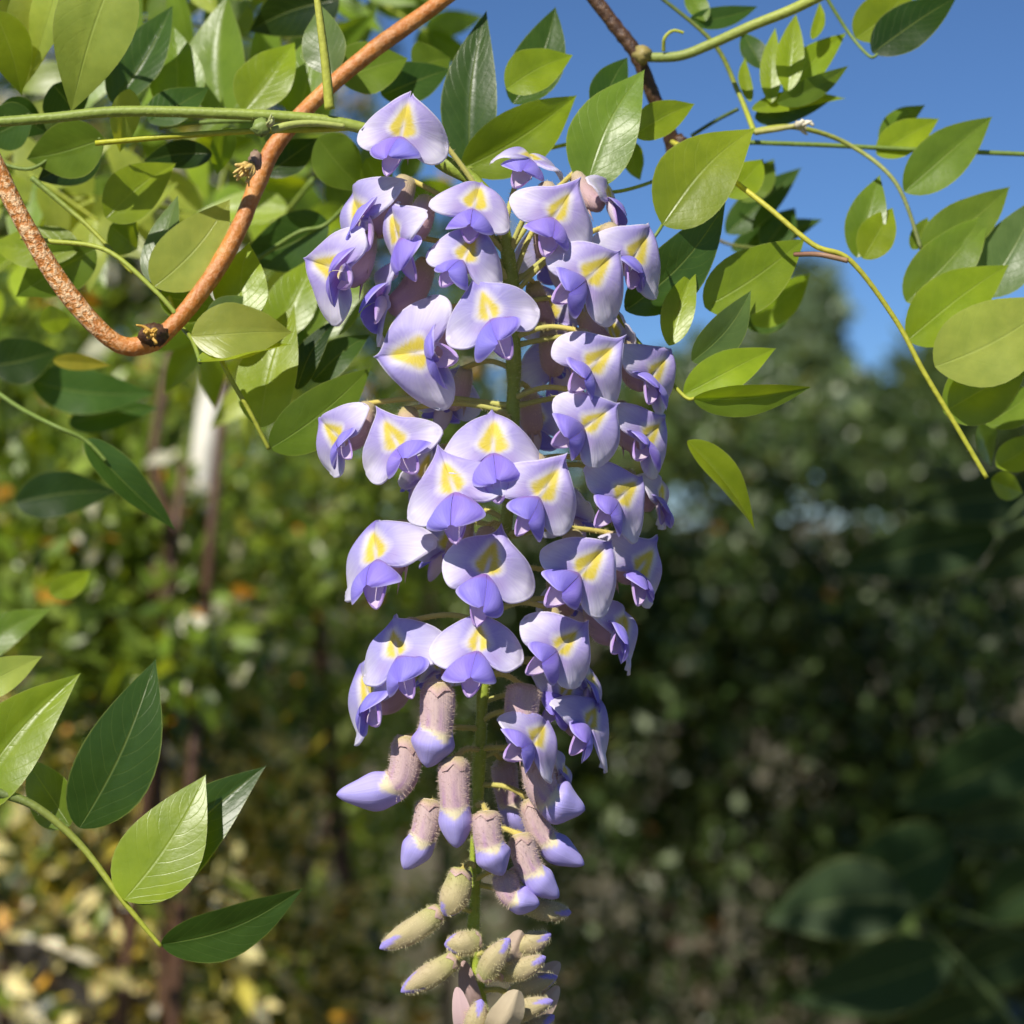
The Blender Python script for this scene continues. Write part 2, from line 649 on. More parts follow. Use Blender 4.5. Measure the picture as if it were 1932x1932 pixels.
def flower(i, x, y, hw, roll, yaw=0, reflex=10, pitch=0, dd=0.0, split=False, wings=True, depth=None, att=None, drop=0.24):
    q = random.Random(100 + i)
    W = hw * S * 1.04
    ax0 = axis_at(y)
    dx = P(x, y).x - ax0.x
    if depth is None:
        depth = -math.sqrt(max(0.0, 0.022 ** 2 - dx * dx)) + dd
    base = P(x, y, depth)
    W = W * (D + depth) / D
    R = Matrix.Rotation(math.radians(-yaw), 3, 'Z')           # + yaw turns the face to the right
    R = Matrix.Rotation(math.radians(yaw), 3, 'Z') @ Matrix.Rotation(math.radians(-pitch), 3, 'X')
    L2W = Matrix(((1, 0, 0), (0, 0, -1), (0, 1, 0)))           # flower x,y,z -> world X, Z, -Y
    R = R @ L2W @ Matrix.Rotation(math.radians(-roll), 3, 'Z')
    M4 = Matrix.Translation(base) @ R.to_4x4()
    # tube (calyx end of the flower) behind and above the base
    up = Vector((0, 0, 1))
    back = (R @ Vector((0, 0, -1)))
    upc = max(0.0, min(1.0, (62 - reflex) / 40))
    p_a = base + back * 0.20 * W - up * 0.14 * W
    p_b = base + back * 0.62 * W + up * 0.12 * upc * W - R @ Vector((0, 0.12 * (1 - upc) * W, 0))
    top = base + back * 1.02 * W + up * (0.86 * upc - 0.05) * W
    pth = catmull([p_a, p_b, top], 6)
    tdir = (top - p_b).normalized()
    mb = MB()
    tc = tube_col(q)
    trad = lambda u: W * (0.10 + 0.19 * math.sin(math.pi * min(1, 0.12 + 0.62 * (1 - u) + 0.0)) ** 0.8) if u < 0.93 else W * 0.12
    trd = lambda u: W * (0.10 + 0.20 * math.sin(math.pi * min(1, 0.10 + 0.80 * u)) ** 0.8)
    tube(mb, pth, trd, lambda u, th: tc(1 - u, th), seg=12)
    hairs(mb, pth, trd, 220, 0.0010, (0.80, 0.68, 0.54), u0=0.3, rr=q)
    # narrow teeth of the calyx
    for k in range(3):
        th = q.uniform(0, 6.28)
        a = pth[6] + R @ Vector((math.cos(th) * 0.24 * W, math.sin(th) * 0.24 * W, 0))
        b = a - tdir * W * q.uniform(0.25, 0.5) + R @ Vector((math.cos(th), math.sin(th), 0)) * 0.10 * W
        tube(mb, [a, a.lerp(b, 0.5), b], lambda u: W * 0.045 * (1.05 - u), lambda u, t: (0.62, 0.40, 0.30), seg=5)
    # flower stalk back to the axis
    ya = y if att is None else att
    s0 = axis_at(966 - (top.z - ZC) / S * 1.0 + 6 if att is None else att)
    mid = s0.lerp(top, 0.5) + Vector((0, 0, 0.0022))
    sp = catmull([s0, mid, top + tdir * 0.0004, top - tdir * 0.1 * W], 6)
    rs = lambda u: 0.00072 + 0.00030 * sst(0.75, 1, u) + 0.0004 * sst(0.12, 0, u)
    tube(mb, sp, rs, lambda u, th: lerp((0.56, 0.58, 0.06), (0.76, 0.60, 0.05), sst(0.1, 0.8, u)), seg=7)
    hairs(mb, sp, rs, 190, 0.00095, (0.80, 0.72, 0.34), rr=q)
    fl = mb.build('flower', [M_BUD, M_HAIR], cluster, base)
    banner_mesh(W, q, math.radians(reflex), split).build('banner_petal', M_BANNER, fl, base, xf=M4)
    if wings:
        sp_ = q.uniform(0.40, 0.72)
        dr = drop + q.uniform(-0.12, 0.12)
        MW = M4 @ Matrix.Rotation(math.radians(q.uniform(-14, 14)), 4, 'Z') @ Matrix.Rotation(math.radians(q.uniform(-14, 14)), 4, 'Y') @ Matrix.Rotation(math.radians(q.uniform(-10, 8)), 4, 'X')
        wing_mesh(W, q, -1, dr, sp_).build('wing_petal', M_WING, fl, base, xf=MW)
        wing_mesh(W, q, 1, dr + q.uniform(-0.05, 0.05), sp_ + q.uniform(-0.12, 0.12)).build('wing_petal', M_WING, fl, base, xf=MW)
        keel_mesh(W, q, dr).build('keel_petal', M_WING, fl, base, xf=MW)
    return fl


FL = [
    dict(x=757, y=256, hw=86, roll=12, yaw=-6, reflex=4, split=True, depth=-.016, att=420),
    dict(x=1003, y=300, hw=72, roll=14, yaw=12, reflex=68, depth=-.004, att=440),
    dict(x=893, y=392, hw=84, roll=18, yaw=4, reflex=38, depth=-.018, att=470),
    dict(x=1045, y=410, hw=86, roll=33, yaw=8, reflex=4, depth=-.017, att=480),
    dict(x=1148, y=378, hw=66, roll=35, yaw=62, reflex=20, depth=.012, att=480),
    dict(x=875, y=490, hw=74, roll=24, yaw=-4, reflex=16, depth=-.021, att=540),
    dict(x=1193, y=490, hw=86, roll=36, yaw=28, reflex=8, depth=-.006, att=540),
    dict(x=1107, y=526, hw=88, roll=48, yaw=10, reflex=8, depth=-.020, att=560),
    dict(x=926, y=600, hw=91, roll=-18, yaw=0, reflex=18, depth=-.026, att=640),
    dict(x=806, y=664, hw=104, roll=-94, yaw=-14, reflex=2, depth=-.016),
    dict(x=1112, y=693, hw=86, roll=50, yaw=8, reflex=4, depth=-.019),
    dict(x=1228, y=712, hw=80, roll=46, yaw=36, reflex=4, depth=-.002),
    dict(x=642, y=826, hw=78, roll=-58, yaw=-36, reflex=6, depth=-.002),
    dict(x=752, y=842, hw=86, roll=-32, yaw=-10, reflex=14, depth=-.015),
    dict(x=930, y=852, hw=98, roll=2, yaw=0, reflex=30, depth=-.022),
    dict(x=1103, y=806, hw=82, roll=56, yaw=8, reflex=8, depth=-.024),
    dict(x=1216, y=828, hw=82, roll=56, yaw=32, reflex=12, depth=-.006),
    dict(x=858, y=926, hw=97, roll=-22, yaw=-4, reflex=24, depth=-.026),
    dict(x=1018, y=936, hw=90, roll=36, yaw=4, reflex=6, depth=-.028),
    dict(x=1166, y=942, hw=84, roll=54, yaw=18, reflex=22, depth=-.016),
    dict(x=1244, y=945, hw=66, roll=42, yaw=62, reflex=12, depth=.008),
    dict(x=712, y=1054, hw=108, roll=-30, yaw=-24, reflex=34, depth=-.012),
    dict(x=917, y=1080, hw=94, roll=16, yaw=0, reflex=18, depth=-.024),
    dict(x=1095, y=1082, hw=90, roll=46, yaw=8, reflex=14, depth=-.021),
    dict(x=1203, y=1078, hw=82, roll=46, yaw=34, reflex=8, depth=-.004),
    dict(x=750, y=1236, hw=94, roll=-22, yaw=-14, reflex=32, depth=-.015),
    dict(x=902, y=1226, hw=92, roll=3, yaw=0, reflex=34, depth=-.023),
    dict(x=1052, y=1226, hw=84, roll=50, yaw=8, reflex=16, depth=-.021),
    dict(x=1168, y=1192, hw=84, roll=52, yaw=34, reflex=34, depth=-.006),
    dict(x=700, y=1318, hw=104, roll=-50, yaw=-38, reflex=26, depth=-.006),
    dict(x=1062, y=1312, hw=72, roll=48, yaw=20, reflex=30, depth=-.004),
    dict(x=1112, y=1300, hw=80, roll=56, yaw=42, reflex=36, depth=.004),
    dict(x=1110, y=1368, hw=84, roll=46, yaw=26, reflex=36, depth=-.010),
    dict(x=1006, y=1400, hw=84, roll=50, yaw=14, reflex=42, depth=-.020),
    dict(x=1062, y=1464, hw=62, roll=66, yaw=52, reflex=30, depth=.004),
    # the group on the upper left, seen from the side and from below
    dict(x=684, y=414, hw=102, roll=-46, yaw=-48, reflex=14, depth=-.002, att=470),
    dict(x=642, y=510, hw=94, roll=-72, yaw=-28, reflex=4, depth=-.012, att=500),
    dict(x=752, y=450, hw=86, roll=-40, yaw=-40, reflex=40, pitch=-30, depth=-.014, att=480),
    dict(x=722, y=566, hw=94, roll=-66, yaw=-56, reflex=20, depth=-.006, att=520),
    # flowers on the far side of the axis
    dict(x=1042, y=600, hw=70, roll=20, yaw=150, reflex=10, depth=.014),
    dict(x=1052, y=690, hw=72, roll=10, yaw=165, reflex=12, depth=.016),
    dict(x=845, y=1035, hw=70, roll=-10, yaw=-150, reflex=12, depth=.016),
    dict(x=1068, y=968, hw=70, roll=20, yaw=140, reflex=12, depth=.016),
    dict(x=845, y=755, hw=66, roll=-10, yaw=-150, reflex=12, depth=.018),
    dict(x=1160, y=640, hw=70, roll=20, yaw=120, reflex=12, depth=.014),
    dict(x=1010, y=800, hw=70, roll=10, yaw=170, reflex=12, depth=.016),
    dict(x=1080, y=1140, hw=70, roll=10, yaw=150, reflex=12, depth=.016),
    dict(x=800, y=900, hw=66, roll=-10, yaw=-140, reflex=12, depth=.014),
    dict(x=1040, y=480, hw=70, roll=10, yaw=165, reflex=12, depth=.016, att=540),
    dict(x=830, y=1262, hw=62, roll=-10, yaw=-130, reflex=12, depth=.012),
]
for i, f in enumerate(FL):
    flower(i, **f)

# axis of the cluster
mb = MB()
rax = lambda u: (0.0021 - 0.0007 * u) * (1 + 0.10 * math.sin(u * 70))
tube(mb, AXW, rax, lambda u, th: lerp((0.27, 0.36, 0.05), (0.36, 0.46, 0.05), sst(0.3, 0.9, u)), seg=12, lump=0.03)
hairs(mb, AXW, rax, 4200, 0.0009, (0.66, 0.70, 0.34), u0=0.15)
mb.build('main_stalk', [M_STALK, M_HAIR], cluster, AXW[0])


# ------------------------------------------------------------------ buds
def bud(i, pts, wpx, depth=-.008, att=None, kind='big', flare=0.0):
    """pts: top, (middle), tip in layout coordinates"""
    q = random.Random(500 + i)
    W = wpx * S * 0.54
    ps = []
    for k, p in enumerate(pts):
        ps.append(P(p[0], p[1], depth - 0.002 * math.sin(k)))
    if len(ps) == 2:
        ps.insert(1, ps[0].lerp(ps[1], 0.5) + Vector((0, -0.001, -0.0005)))
    path = catmull(ps, 18)
    young = kind == 'young'
    mb = MB()

    def rad(u):
        if young:
            r = 0.45 + 0.65 * math.sin(math.pi * min(1.0, 0.10 + 0.78 * u)) ** 0.8
            r *= (max(0.0, 1 - max(0, (u - 0.55) / 0.452) ** 1.9)) ** 0.75
        else:
            r = 0.60 + 0.36 * sst(0, 0.16, u) - 0.05 * sst(0.2, 0.5, u)
            r += (0.12 + flare) * math.exp(-((u - 0.70) / 0.11) ** 2)
            r *= (max(0.0, 1 - max(0, (u - 0.66) / 0.342) ** 1.7)) ** 0.8
        return W * max(0.03, r)
    tint = q.uniform(0, 1)
    off = q.uniform(-0.5, 0.5)

    def col(u, th):
        th = th + off
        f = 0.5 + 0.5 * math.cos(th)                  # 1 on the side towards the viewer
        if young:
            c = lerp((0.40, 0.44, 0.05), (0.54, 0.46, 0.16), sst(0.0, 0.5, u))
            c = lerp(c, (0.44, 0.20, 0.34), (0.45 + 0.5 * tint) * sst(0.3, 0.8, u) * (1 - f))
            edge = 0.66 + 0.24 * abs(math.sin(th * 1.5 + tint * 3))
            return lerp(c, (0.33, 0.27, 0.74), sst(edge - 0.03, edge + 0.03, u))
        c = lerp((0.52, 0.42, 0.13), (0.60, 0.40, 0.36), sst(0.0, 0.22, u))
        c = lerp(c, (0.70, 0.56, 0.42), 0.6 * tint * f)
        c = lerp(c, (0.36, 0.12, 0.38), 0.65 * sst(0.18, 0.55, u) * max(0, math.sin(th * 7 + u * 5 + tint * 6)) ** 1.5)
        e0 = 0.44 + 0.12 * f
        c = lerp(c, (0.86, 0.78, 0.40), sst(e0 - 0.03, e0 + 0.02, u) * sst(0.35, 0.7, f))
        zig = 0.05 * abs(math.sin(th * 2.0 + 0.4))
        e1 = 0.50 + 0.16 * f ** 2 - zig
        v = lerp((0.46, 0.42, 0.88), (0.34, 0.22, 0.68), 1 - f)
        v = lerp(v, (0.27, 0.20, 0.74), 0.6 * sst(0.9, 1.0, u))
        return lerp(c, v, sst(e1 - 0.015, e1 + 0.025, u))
    ridge = lambda u, th: 1 + (0.0 if young else 0.07 * sst(0.45, 0.7, u)) * math.cos(3 * th + off) - 0.10 * math.exp(-((math.sin(th * 0.5 + off)) / 0.12) ** 2) * sst(0.5, 0.75, u)
    fr0 = frames(path)
    rows, cols, uvs = [], [], []
    nseg = 24
    for a in range(len(path)):
        u = a / (len(path) - 1)
        t_, e_, g_ = fr0[a]
        row, cc, uu = [], [], []
        for j in range(nseg):
            th = 2 * math.pi * j / nseg
            r = rad(u) * ridge(u, th) * (1 + 0.03 * math.sin(th * 4 + u * 9 + tint * 6))
            row.append(path[a] + e_ * (r * 0.88 * math.cos(th)) + g_ * (r * math.sin(th)))
            cc.append(col(u, th))
            uu.append((j / nseg, u))
        rows.append(row); cols.append(cc); uvs.append(uu)
    mb.grid(rows, cols, uvs, 0, closed=True)
    hl = 0.00105
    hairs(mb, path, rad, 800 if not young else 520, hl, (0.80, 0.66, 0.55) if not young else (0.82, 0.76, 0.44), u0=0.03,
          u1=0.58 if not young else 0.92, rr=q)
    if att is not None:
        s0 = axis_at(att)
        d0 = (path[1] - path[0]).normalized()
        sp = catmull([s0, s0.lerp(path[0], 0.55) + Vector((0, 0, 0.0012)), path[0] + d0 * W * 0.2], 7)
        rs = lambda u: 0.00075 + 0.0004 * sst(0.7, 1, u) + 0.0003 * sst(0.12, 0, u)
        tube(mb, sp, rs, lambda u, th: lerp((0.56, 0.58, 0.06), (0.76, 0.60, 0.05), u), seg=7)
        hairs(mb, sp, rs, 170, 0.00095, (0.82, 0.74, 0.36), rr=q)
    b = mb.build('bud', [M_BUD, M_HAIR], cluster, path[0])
    # calyx: a short toothed cup over the top of the bud
    cm = MB()
    rows, cols, uvs = [], [], []
    fr = frames(path)
    n = 15
    for a in range(6):
        row, cc, uu = [], [], []
        for j in range(n):
            th = 2 * math.pi * j / n
            reach = 0.17 + 0.05 * math.cos(th * 5 + i)
            u = reach * a / 5
            x = u * (len(path) - 1)
            k = min(int(x), len(path) - 2)
            p = path[k].lerp(path[k + 1], x - k)
            t, e, g = fr[k]
            r = rad(u) * (1.0 + 0.03 * math.sin(math.pi * a / 5)) if a else rad(0) * 0.5
            row.append(p + (e * math.cos(th) + g * math.sin(th)) * r)
            cc.append(lerp((0.52, 0.47, 0.09), (0.60, 0.38, 0.33), a / 5))
            uu.append((j / n, u))
        rows.append(row)
        cols.append(cc)
        uvs.append(uu)
    cm.grid(rows, cols, uvs, 0, closed=True)
    cm.build('calyx', M_BUD, b, path[0])
    return b


BUDS = [
    ([(826, 1288), (823, 1370), (806, 1448)], 62, -.016, 1275, 'big', 0.22),
    ([(990, 1292), (984, 1345), (990, 1440)], 62, -.012, 1272, 'big', 0.0),
    ([(768, 1388), (750, 1478), (635, 1500)], 58, -.008, 1375, 'big', 0.15),
    ([(856, 1428), (858, 1515), (862, 1600)], 56, -.016, 1415, 'big', 0.0),
    ([(1012, 1428), (1030, 1500), (1104, 1528)], 60, -.010, 1412, 'big', 0.25),
    ([(950, 1432), (960, 1510), (992, 1578)], 48, .010, 1420, 'big', 0.0),
    ([(812, 1508), (800, 1575), (762, 1640)], 52, -.006, 1580, 'big', 0.05),
    ([(918, 1530), (922, 1590), (948, 1652)], 52, -.018, 1520, 'big', 0.15),
    ([(1003, 1505), (1025, 1580), (1102, 1632)], 48, -.004, 1480, 'big', 0.10),
    ([(982, 1572), (1000, 1640), (1054, 1694)], 48, -.010, 1570, 'big', 0.10),
    ([(872, 1640), (858, 1690), (838, 1728)], 46, -.008, 1635, 'young', 0.0),
    ([(952, 1645), (965, 1690), (1018, 1706)], 46, -.012, 1660, 'big', 0.05),
    ([(985, 1705), (1030, 1718), (1078, 1722)], 34, -.004, 1668, 'young', 0.0),
    ([(832, 1718), (785, 1752), (716, 1790)], 40, -.006, 1722, 'young', 0.0),
    ([(905, 1772), (875, 1780), (838, 1782)], 38, -.012, 1775, 'young', 0.0),
    ([(862, 1808), (815, 1838), (756, 1872)], 38, -.006, 1800, 'young', 0.0),
    ([(912, 1848), (930, 1812), (962, 1770)], 36, -.014, 1850, 'young', 0.0),
    ([(960, 1790), (1000, 1780), (1040, 1762)], 34, -.006, 1805, 'young', 0.0),
    ([(940, 1838), (985, 1828), (1030, 1805)], 34, -.010, 1842, 'young', 0.0),
    ([(965, 1880), (1000, 1860), (1052, 1842)], 34, -.004, 1870, 'young', 0.0),
    ([(890, 1925), (888, 1890), (872, 1850)], 32, .006, 1930, 'young', 0.0),
    ([(955, 1925), (990, 1905), (1044, 1888)], 34, -.010, 1930, 'young', 0.0),
    ([(925, 1945), (950, 1920), (985, 1880)], 34, -.016, 1945, 'young', 0.0),
    ([(900, 1960), (898, 1930), (908, 1885)], 38, -.014, 1955, 'young', 0.0),
    ([(960, 1955), (1005, 1945), (1046, 1915)], 34, -.006, 1955, 'young', 0.0),
]
for i, (pts, w, dep, att, kind, fl_) in enumerate(BUDS):
    bud(i, pts, w, dep, att, kind, fl_)


# ------------------------------------------------------------------ leaflets
def leaf_profile(t):
    if t <= 0 or t >= 1:
        return 0.0
    return t ** 0.62 * (1 - t) ** 1.12 / 0.322


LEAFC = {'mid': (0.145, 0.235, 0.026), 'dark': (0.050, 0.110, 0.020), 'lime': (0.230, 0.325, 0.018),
         'pale': (0.34, 0.41, 0.085), 'grey': (0.120, 0.190, 0.060), 'deep': (0.020, 0.050, 0.008), 'yellow': (0.40, 0.36, 0.05)}  # pale puts glare into the leaf colour, deep puts shade into it


XS = {8: (-1, -.95, -.72, -.48, -.24, 0, .24, .48, .72, .95, 1), 4: (-1, -.94, -.5, 0, .5, .94, 1)}


def leaflet_mesh(base, tip, w, roll, fold, bow, c, q, nt=19, nx=8, twist=0.0, flip=1, blunt=False):
    """base, tip world; w full width in metres; returns MB"""
    a = tip - base
    Ln = a.length
    a.normalize()
    v = Vector((0, 1, 0))
    s = a.cross(v)
    if s.length < 0.05:
        s = Vector((1, 0, 0))
    s.normalize()
    n = s.cross(a).normalized()
    if n.y > 0:
        n = -n
        s = -s
    mb = MB()
    rows, cols, uvs = [], [], []
    ph = q.uniform(0, 6.28)
    wav = q.uniform(0.02, 0.06)
    sb = q.uniform(-0.06, 0.06)
    for i in range(nt):
        t = 0.5 - 0.5 * math.cos(math.pi * i / (nt - 1))
        r = roll + twist * (t - 0.5)
        s2 = s * math.cos(r) + n * math.sin(r)
        n2 = n * math.cos(r) - s * math.sin(r)
        cpt = base + a * (Ln * t) + n2 * (bow * Ln * math.sin(math.pi * t)) + s2 * (sb * Ln * math.sin(math.pi * t))
        hw = 0.5 * w * max(leaf_profile(t) if not blunt else math.sin(math.pi * t ** 0.9) ** 0.5, 0.012)
        row, cc, uu = [], [], []
        for xx in XS[nx]:
            f = fold * (1 - 0.25 * abs(xx))
            px = hw * xx * math.cos(f)
            pz = hw * abs(xx) * math.sin(f) + hw * wav * math.sin(t * 14 + ph + (1 if xx > 0 else 0)) * abs(xx)
            row.append(cpt + s2 * px + n2 * pz * flip)
            k = 1 + 0.10 * math.sin(ph + t * 3)
            col = tuple(x_ * k for x_ in c)
            if abs(xx) > 0.99:
                col = lerp(col, (0.36, 0.42, 0.13), 0.5)
            cc.append(col)
            uu.append((xx, t))
        rows.append(row)
        cols.append(cc)
        uvs.append(uu)
    mb.grid(rows, cols, uvs)
    return mb


def bract(i, b, t, wpx, depth, c):
    q = random.Random(700 + i)
    B, T = P(b[0], b[1], depth), P(t[0], t[1], depth - .003)
    m = leaflet_mesh(B, T, wpx * S, q.uniform(-.4, .4), 0.5, 0.22, c, q, nt=12, nx=8, flip=-1, blunt=True)
    return m.build('bract', M_BUD, cluster, B)


BEIGE = (0.66, 0.50, 0.30)
for i, (b_, t_, w_, d_, c_) in enumerate([((905, 1850), (985, 1756), 62, -.006, BEIGE), ((905, 1925), (874, 1812), 44, .002, (0.52, 0.34, 0.26)),
        ((885, 1985), (862, 1862), 44, -.010, (0.56, 0.38, 0.33)), ((930, 1960), (978, 1868), 74, -.018, (0.70, 0.58, 0.30)),
        ((1000, 1880), (1056, 1815), 46, .002, (0.62, 0.48, 0.34)), ((945, 1700), (985, 1630), 40, -.004, (0.62, 0.44, 0.32)), ((1000, 1935), (1054, 1860), 40, .0, (0.60, 0.46, 0.30))]):
    bract(i, b_, t_, w_, d_, c_)


def stalk(name, pts, r0, r1, c0, c1, parent=None, seg=8, hair=0, mat=None, lump=0.0, node=0.0, n=8):
    path = catmull([P(*p) for p in pts], n)
    mb = MB()
    rad = lambda u: S * (r0 + (r1 - r0) * u) * (1 + node * math.sin(u * 40) ** 8)
    tube(mb, path, rad, lambda u, th: lerp(c0, c1, u), seg=seg, lump=lump)
    if hair:
        hairs(mb, path, rad, hair, 0.0006, (0.5, 0.52, 0.25))
    return mb.build(name, [mat or M_STALK, M_HAIR], parent, path[0])


GREEN, YGREEN, DGREEN, BROWNISH = (0.17, 0.25, 0.05), (0.42, 0.46, 0.05), (0.10, 0.15, 0.05), (0.20, 0.13, 0.06)
LN = [0]


def leaf(parent, b, t, w, c='mid', d=0.02, roll=0.0, fold=0.25, bow=0.04, dt=None, flip=1, twist=0.2, mat=None):
    """b, t layout points; w visible width in layout units; d depth at base, dt at tip"""
    LN[0] += 1
    q = random.Random(900 + LN[0])
    dt = d + 0.01 if dt is None else dt
    k = (D + d) / D
    B, T = P(b[0], b[1], d), P(t[0], t[1], dt)
    cc = LEAFC[c] if isinstance(c, str) else c
    j = q.uniform(0.88, 1.12)
    cc = (cc[0] * j * q.uniform(0.95, 1.05), cc[1] * j, cc[2] * j)
    wr = w * S * k / max(0.3, math.cos(roll)) / max(0.5, math.cos(fold))
    m = leaflet_mesh(B, T, wr * 1.06, roll, fold, bow, cc, q, twist=twist, flip=flip)
    # short stalk of the leaflet
    a = (T - B).normalized()
    return m.build('leaflet', mat or M_LEAF, parent, B)


def spray(label, loc, leaves, stems=(), name='leaf_spray', cat='leaf spray', group=None):
    root = thing(name, label, cat, P(*loc), group)
    for s_ in stems:
        pts, r0, r1, c0, c1 = s_[:5]
        stalk('leaf_stalk', pts, r0, r1, c0, c1, root, hair=s_[5] if len(s_) > 5 else 0)
    for l in leaves:
        kw = dict(l[4]) if len(l) > 4 else {}
        leaf(root, l[0], l[1], l[2], l[3], **kw)
    return root


# --- lower left: the clean spray of young leaves
spray('young leaf spray with one bright lime leaflet among dark green ones beside the buds', (-20, 1492, 0), [
    ((150, 1562), (294, 1243), 138, 'dark', dict(d=.004, roll=-.25, fold=.18, bow=.05)),
    ((234, 1698), (388, 1462), 146, 'lime', dict(d=-.004, roll=.2, fold=.10, bow=.03)),
    ((246, 1700), (502, 1445), 120, 'dark', dict(d=.006, roll=.1, fold=.50, bow=.03)),
    ((304, 1782), (572, 1676), 96, 'dark', dict(d=-.002, roll=-.35, fold=.30, bow=.06)),
    ((-70, 1530), (152, 1270), 125, 'lime', dict(d=.004, roll=.1, fold=.55, bow=.03)),
    ((132, 1558), (48, 1430), 92, 'mid', dict(d=.010, roll=.3, fold=.2)),
    ((-60, 1310), (80, 1238), 66, 'pale', dict(d=.012, roll=.2)),
], [([(-30, 1490, .002), (60, 1518, .002), (150, 1592, .001), (234, 1702, -.002), (304, 1786, -.002)], 10, 4, DGREEN, YGREEN, 100)])

# --- left: leaflets round the orange vine
spray('pale glossy leaf pair inside the loop of the orange vine', (331, 590, .014), [
    ((291, 541), (434, 376), 112, 'pale', dict(d=.014, roll=-.15, fold=.16, bow=.05)),
    ((286, 533), (336, 368), 62, 'grey', dict(d=.022, roll=.5, fold=.3)),
    ((300, 560), (420, 590), 80, 'mid', dict(d=.03, roll=.3)),
], [([(40, 448, .022), (92, 455, .02), (200, 472, .016), (292, 548, .014), (331, 592, .014)], 5, 4.5, YGREEN, (0.32, 0.42, 0.08), 60)])
spray('shadowed leaf with a curved tip above the loop of the orange vine', (172, 430, .03), [
    ((200, 412), (332, 308), 92, 'lime', dict(d=.04, roll=-.1, fold=.22, bow=.05)),
    ((208, 425), (260, 470), 70, 'mid', dict(d=.05, roll=.3)),
    ((180, 470), (30, 560), 90, 'mid', dict(d=.05, roll=.3)),
    ((150, 470), (-20, 460), 80, 'lime', dict(d=.05, roll=-.3)),
], [([(60, 335, .034), (130, 395, .032), (172, 432, .03), (250, 515, .026)], 6, 4, GREEN, YGREEN)])
spray('broad pale leaf pointing from the vine bend towards the flowers', (361, 628, .004), [
    ((361, 634), (552, 627), 100, 'pale', dict(d=.006, roll=.3, fold=.35, bow=.12)),
    ((372, 682), (552, 650), 30, 'lime', dict(d=.003, roll=1.0, fold=.4)),
    ((460, 606), (470, 458), 98, 'lime', dict(d=.020, roll=.1, fold=.2)),
    ((390, 600), (500, 570), 60, 'grey', dict(d=.016, roll=.2)),
], [([(318, 560, .03), (340, 612, .026), (362, 640, .012), (378, 684, .003)], 5, 4, YGREEN, GREEN)])
spray('two smooth leaves joined at the tip of a yellow stalk below the vine bend', (428, 700, .01), [
    ((490, 806), (556, 574), 108, 'lime', dict(d=.022, roll=.25, fold=.22)),
    ((510, 846), (700, 694), 96, 'mid', dict(d=.014, roll=-.3, fold=.15, bow=.10)),
    ((560, 735), (640, 598), 48, 'deep', dict(d=.034, roll=.4, fold=.3)),
    ((590, 720), (700, 630), 60, 'dark', dict(d=.04, roll=.3, fold=.3)),
], [([(400, 640, .012), (430, 705, .010), (470, 775, .010), (508, 848, .012)], 5, 4, YGREEN, (0.36, 0.40, 0.05))])
spray('narrow dark leaf with a lime edge below the vine bend', (160, 830, .05), [
    ((160, 830), (332, 1000), 52, 'dark', dict(d=.06, roll=.6, fold=.5)),
    ((30, 948), (222, 928), 84, 'deep', dict(d=.16, roll=.2)),
    ((60, 720), (292, 742), 84, 'dark', dict(d=.15, roll=.2)),
    ((-20, 690), (110, 660), 90, 'deep', dict(d=.14, roll=.2)),
    ((130, 800), (300, 770), 60, 'dark', dict(d=.16, roll=.1)),
    ((95, 1122), (170, 1076), 46, 'lime', dict(d=.14, roll=.1)),
    ((-60, 1245), (96, 1150), 66, 'mid', dict(d=.09, roll=.2)),
    ((75, 610), (135, 600), 52, 'lime', dict(d=.12)),
    ((100, 680), (210, 690), 30, 'yellow', dict(d=.10)),
], [([(-60, 700, .08), (30, 765, .07), (100, 802, .06), (160, 830, .06), (200, 870, .06)], 5, 4, GREEN, GREEN)])

# --- upper left: leaves hanging behind the green shoot
spray('large pale hanging leaf with a yellowed lower edge above the green shoot', (215, -60, .01), [
    ((222, -62), (134, 212), 140, 'pale', dict(d=.012, dt=.02, roll=.2, fold=.20, bow=.06)),
    ((245, 168), (226, 288), 50, 'pale', dict(d=.03, roll=.3, fold=.3)),
    ((120, -60), (60, 135), 70, 'pale', dict(d=.03, roll=-.2, fold=.25)),
    ((70, -40), (40, 172), 84, 'pale', dict(d=.035, roll=.3, fold=.2)),
    ((-10, 20), (40, 180), 80, 'lime', dict(d=.03, roll=.2, fold=.2)),
    ((-30, -40), (30, 70), 40, 'pale', dict(d=.04, roll=.5)),
], [([(215, -70, .012), (120, -60, .03), (0, -30, .035)], 5, 4, GREEN, GREEN)])
spray('upright pointed leaves standing behind the green shoot', (330, 225, .05), [
    ((214, 196), (326, 10), 84, 'dark', dict(d=.05, roll=.2, fold=.55)),
    ((334, 226), (328, 50), 96, 'mid', dict(d=.06, roll=-.1, fold=.25)),
    ((280, 230), (395, 165), 70, 'dark', dict(d=.045, roll=.3)),
    ((460, 210), (556, 80), 96, 'lime', dict(d=.05, roll=.2, fold=.4)),
    ((560, 220), (590, 60), 90, 'mid', dict(d=.06, roll=.2, fold=.3)),
    ((420, 220), (430, -10), 110, 'mid', dict(d=.08, roll=.3, fold=.4)),
    ((640, 0), (470, 60), 100, 'deep', dict(d=.09, roll=.2)),
    ((628, 140), (604, 8), 80, 'grey', dict(d=.03, roll=.3, fold=.2)),
], [([(300, 240, .05), (400, 230, .05), (560, 226, .055)], 5, 4, GREEN, GREEN)])
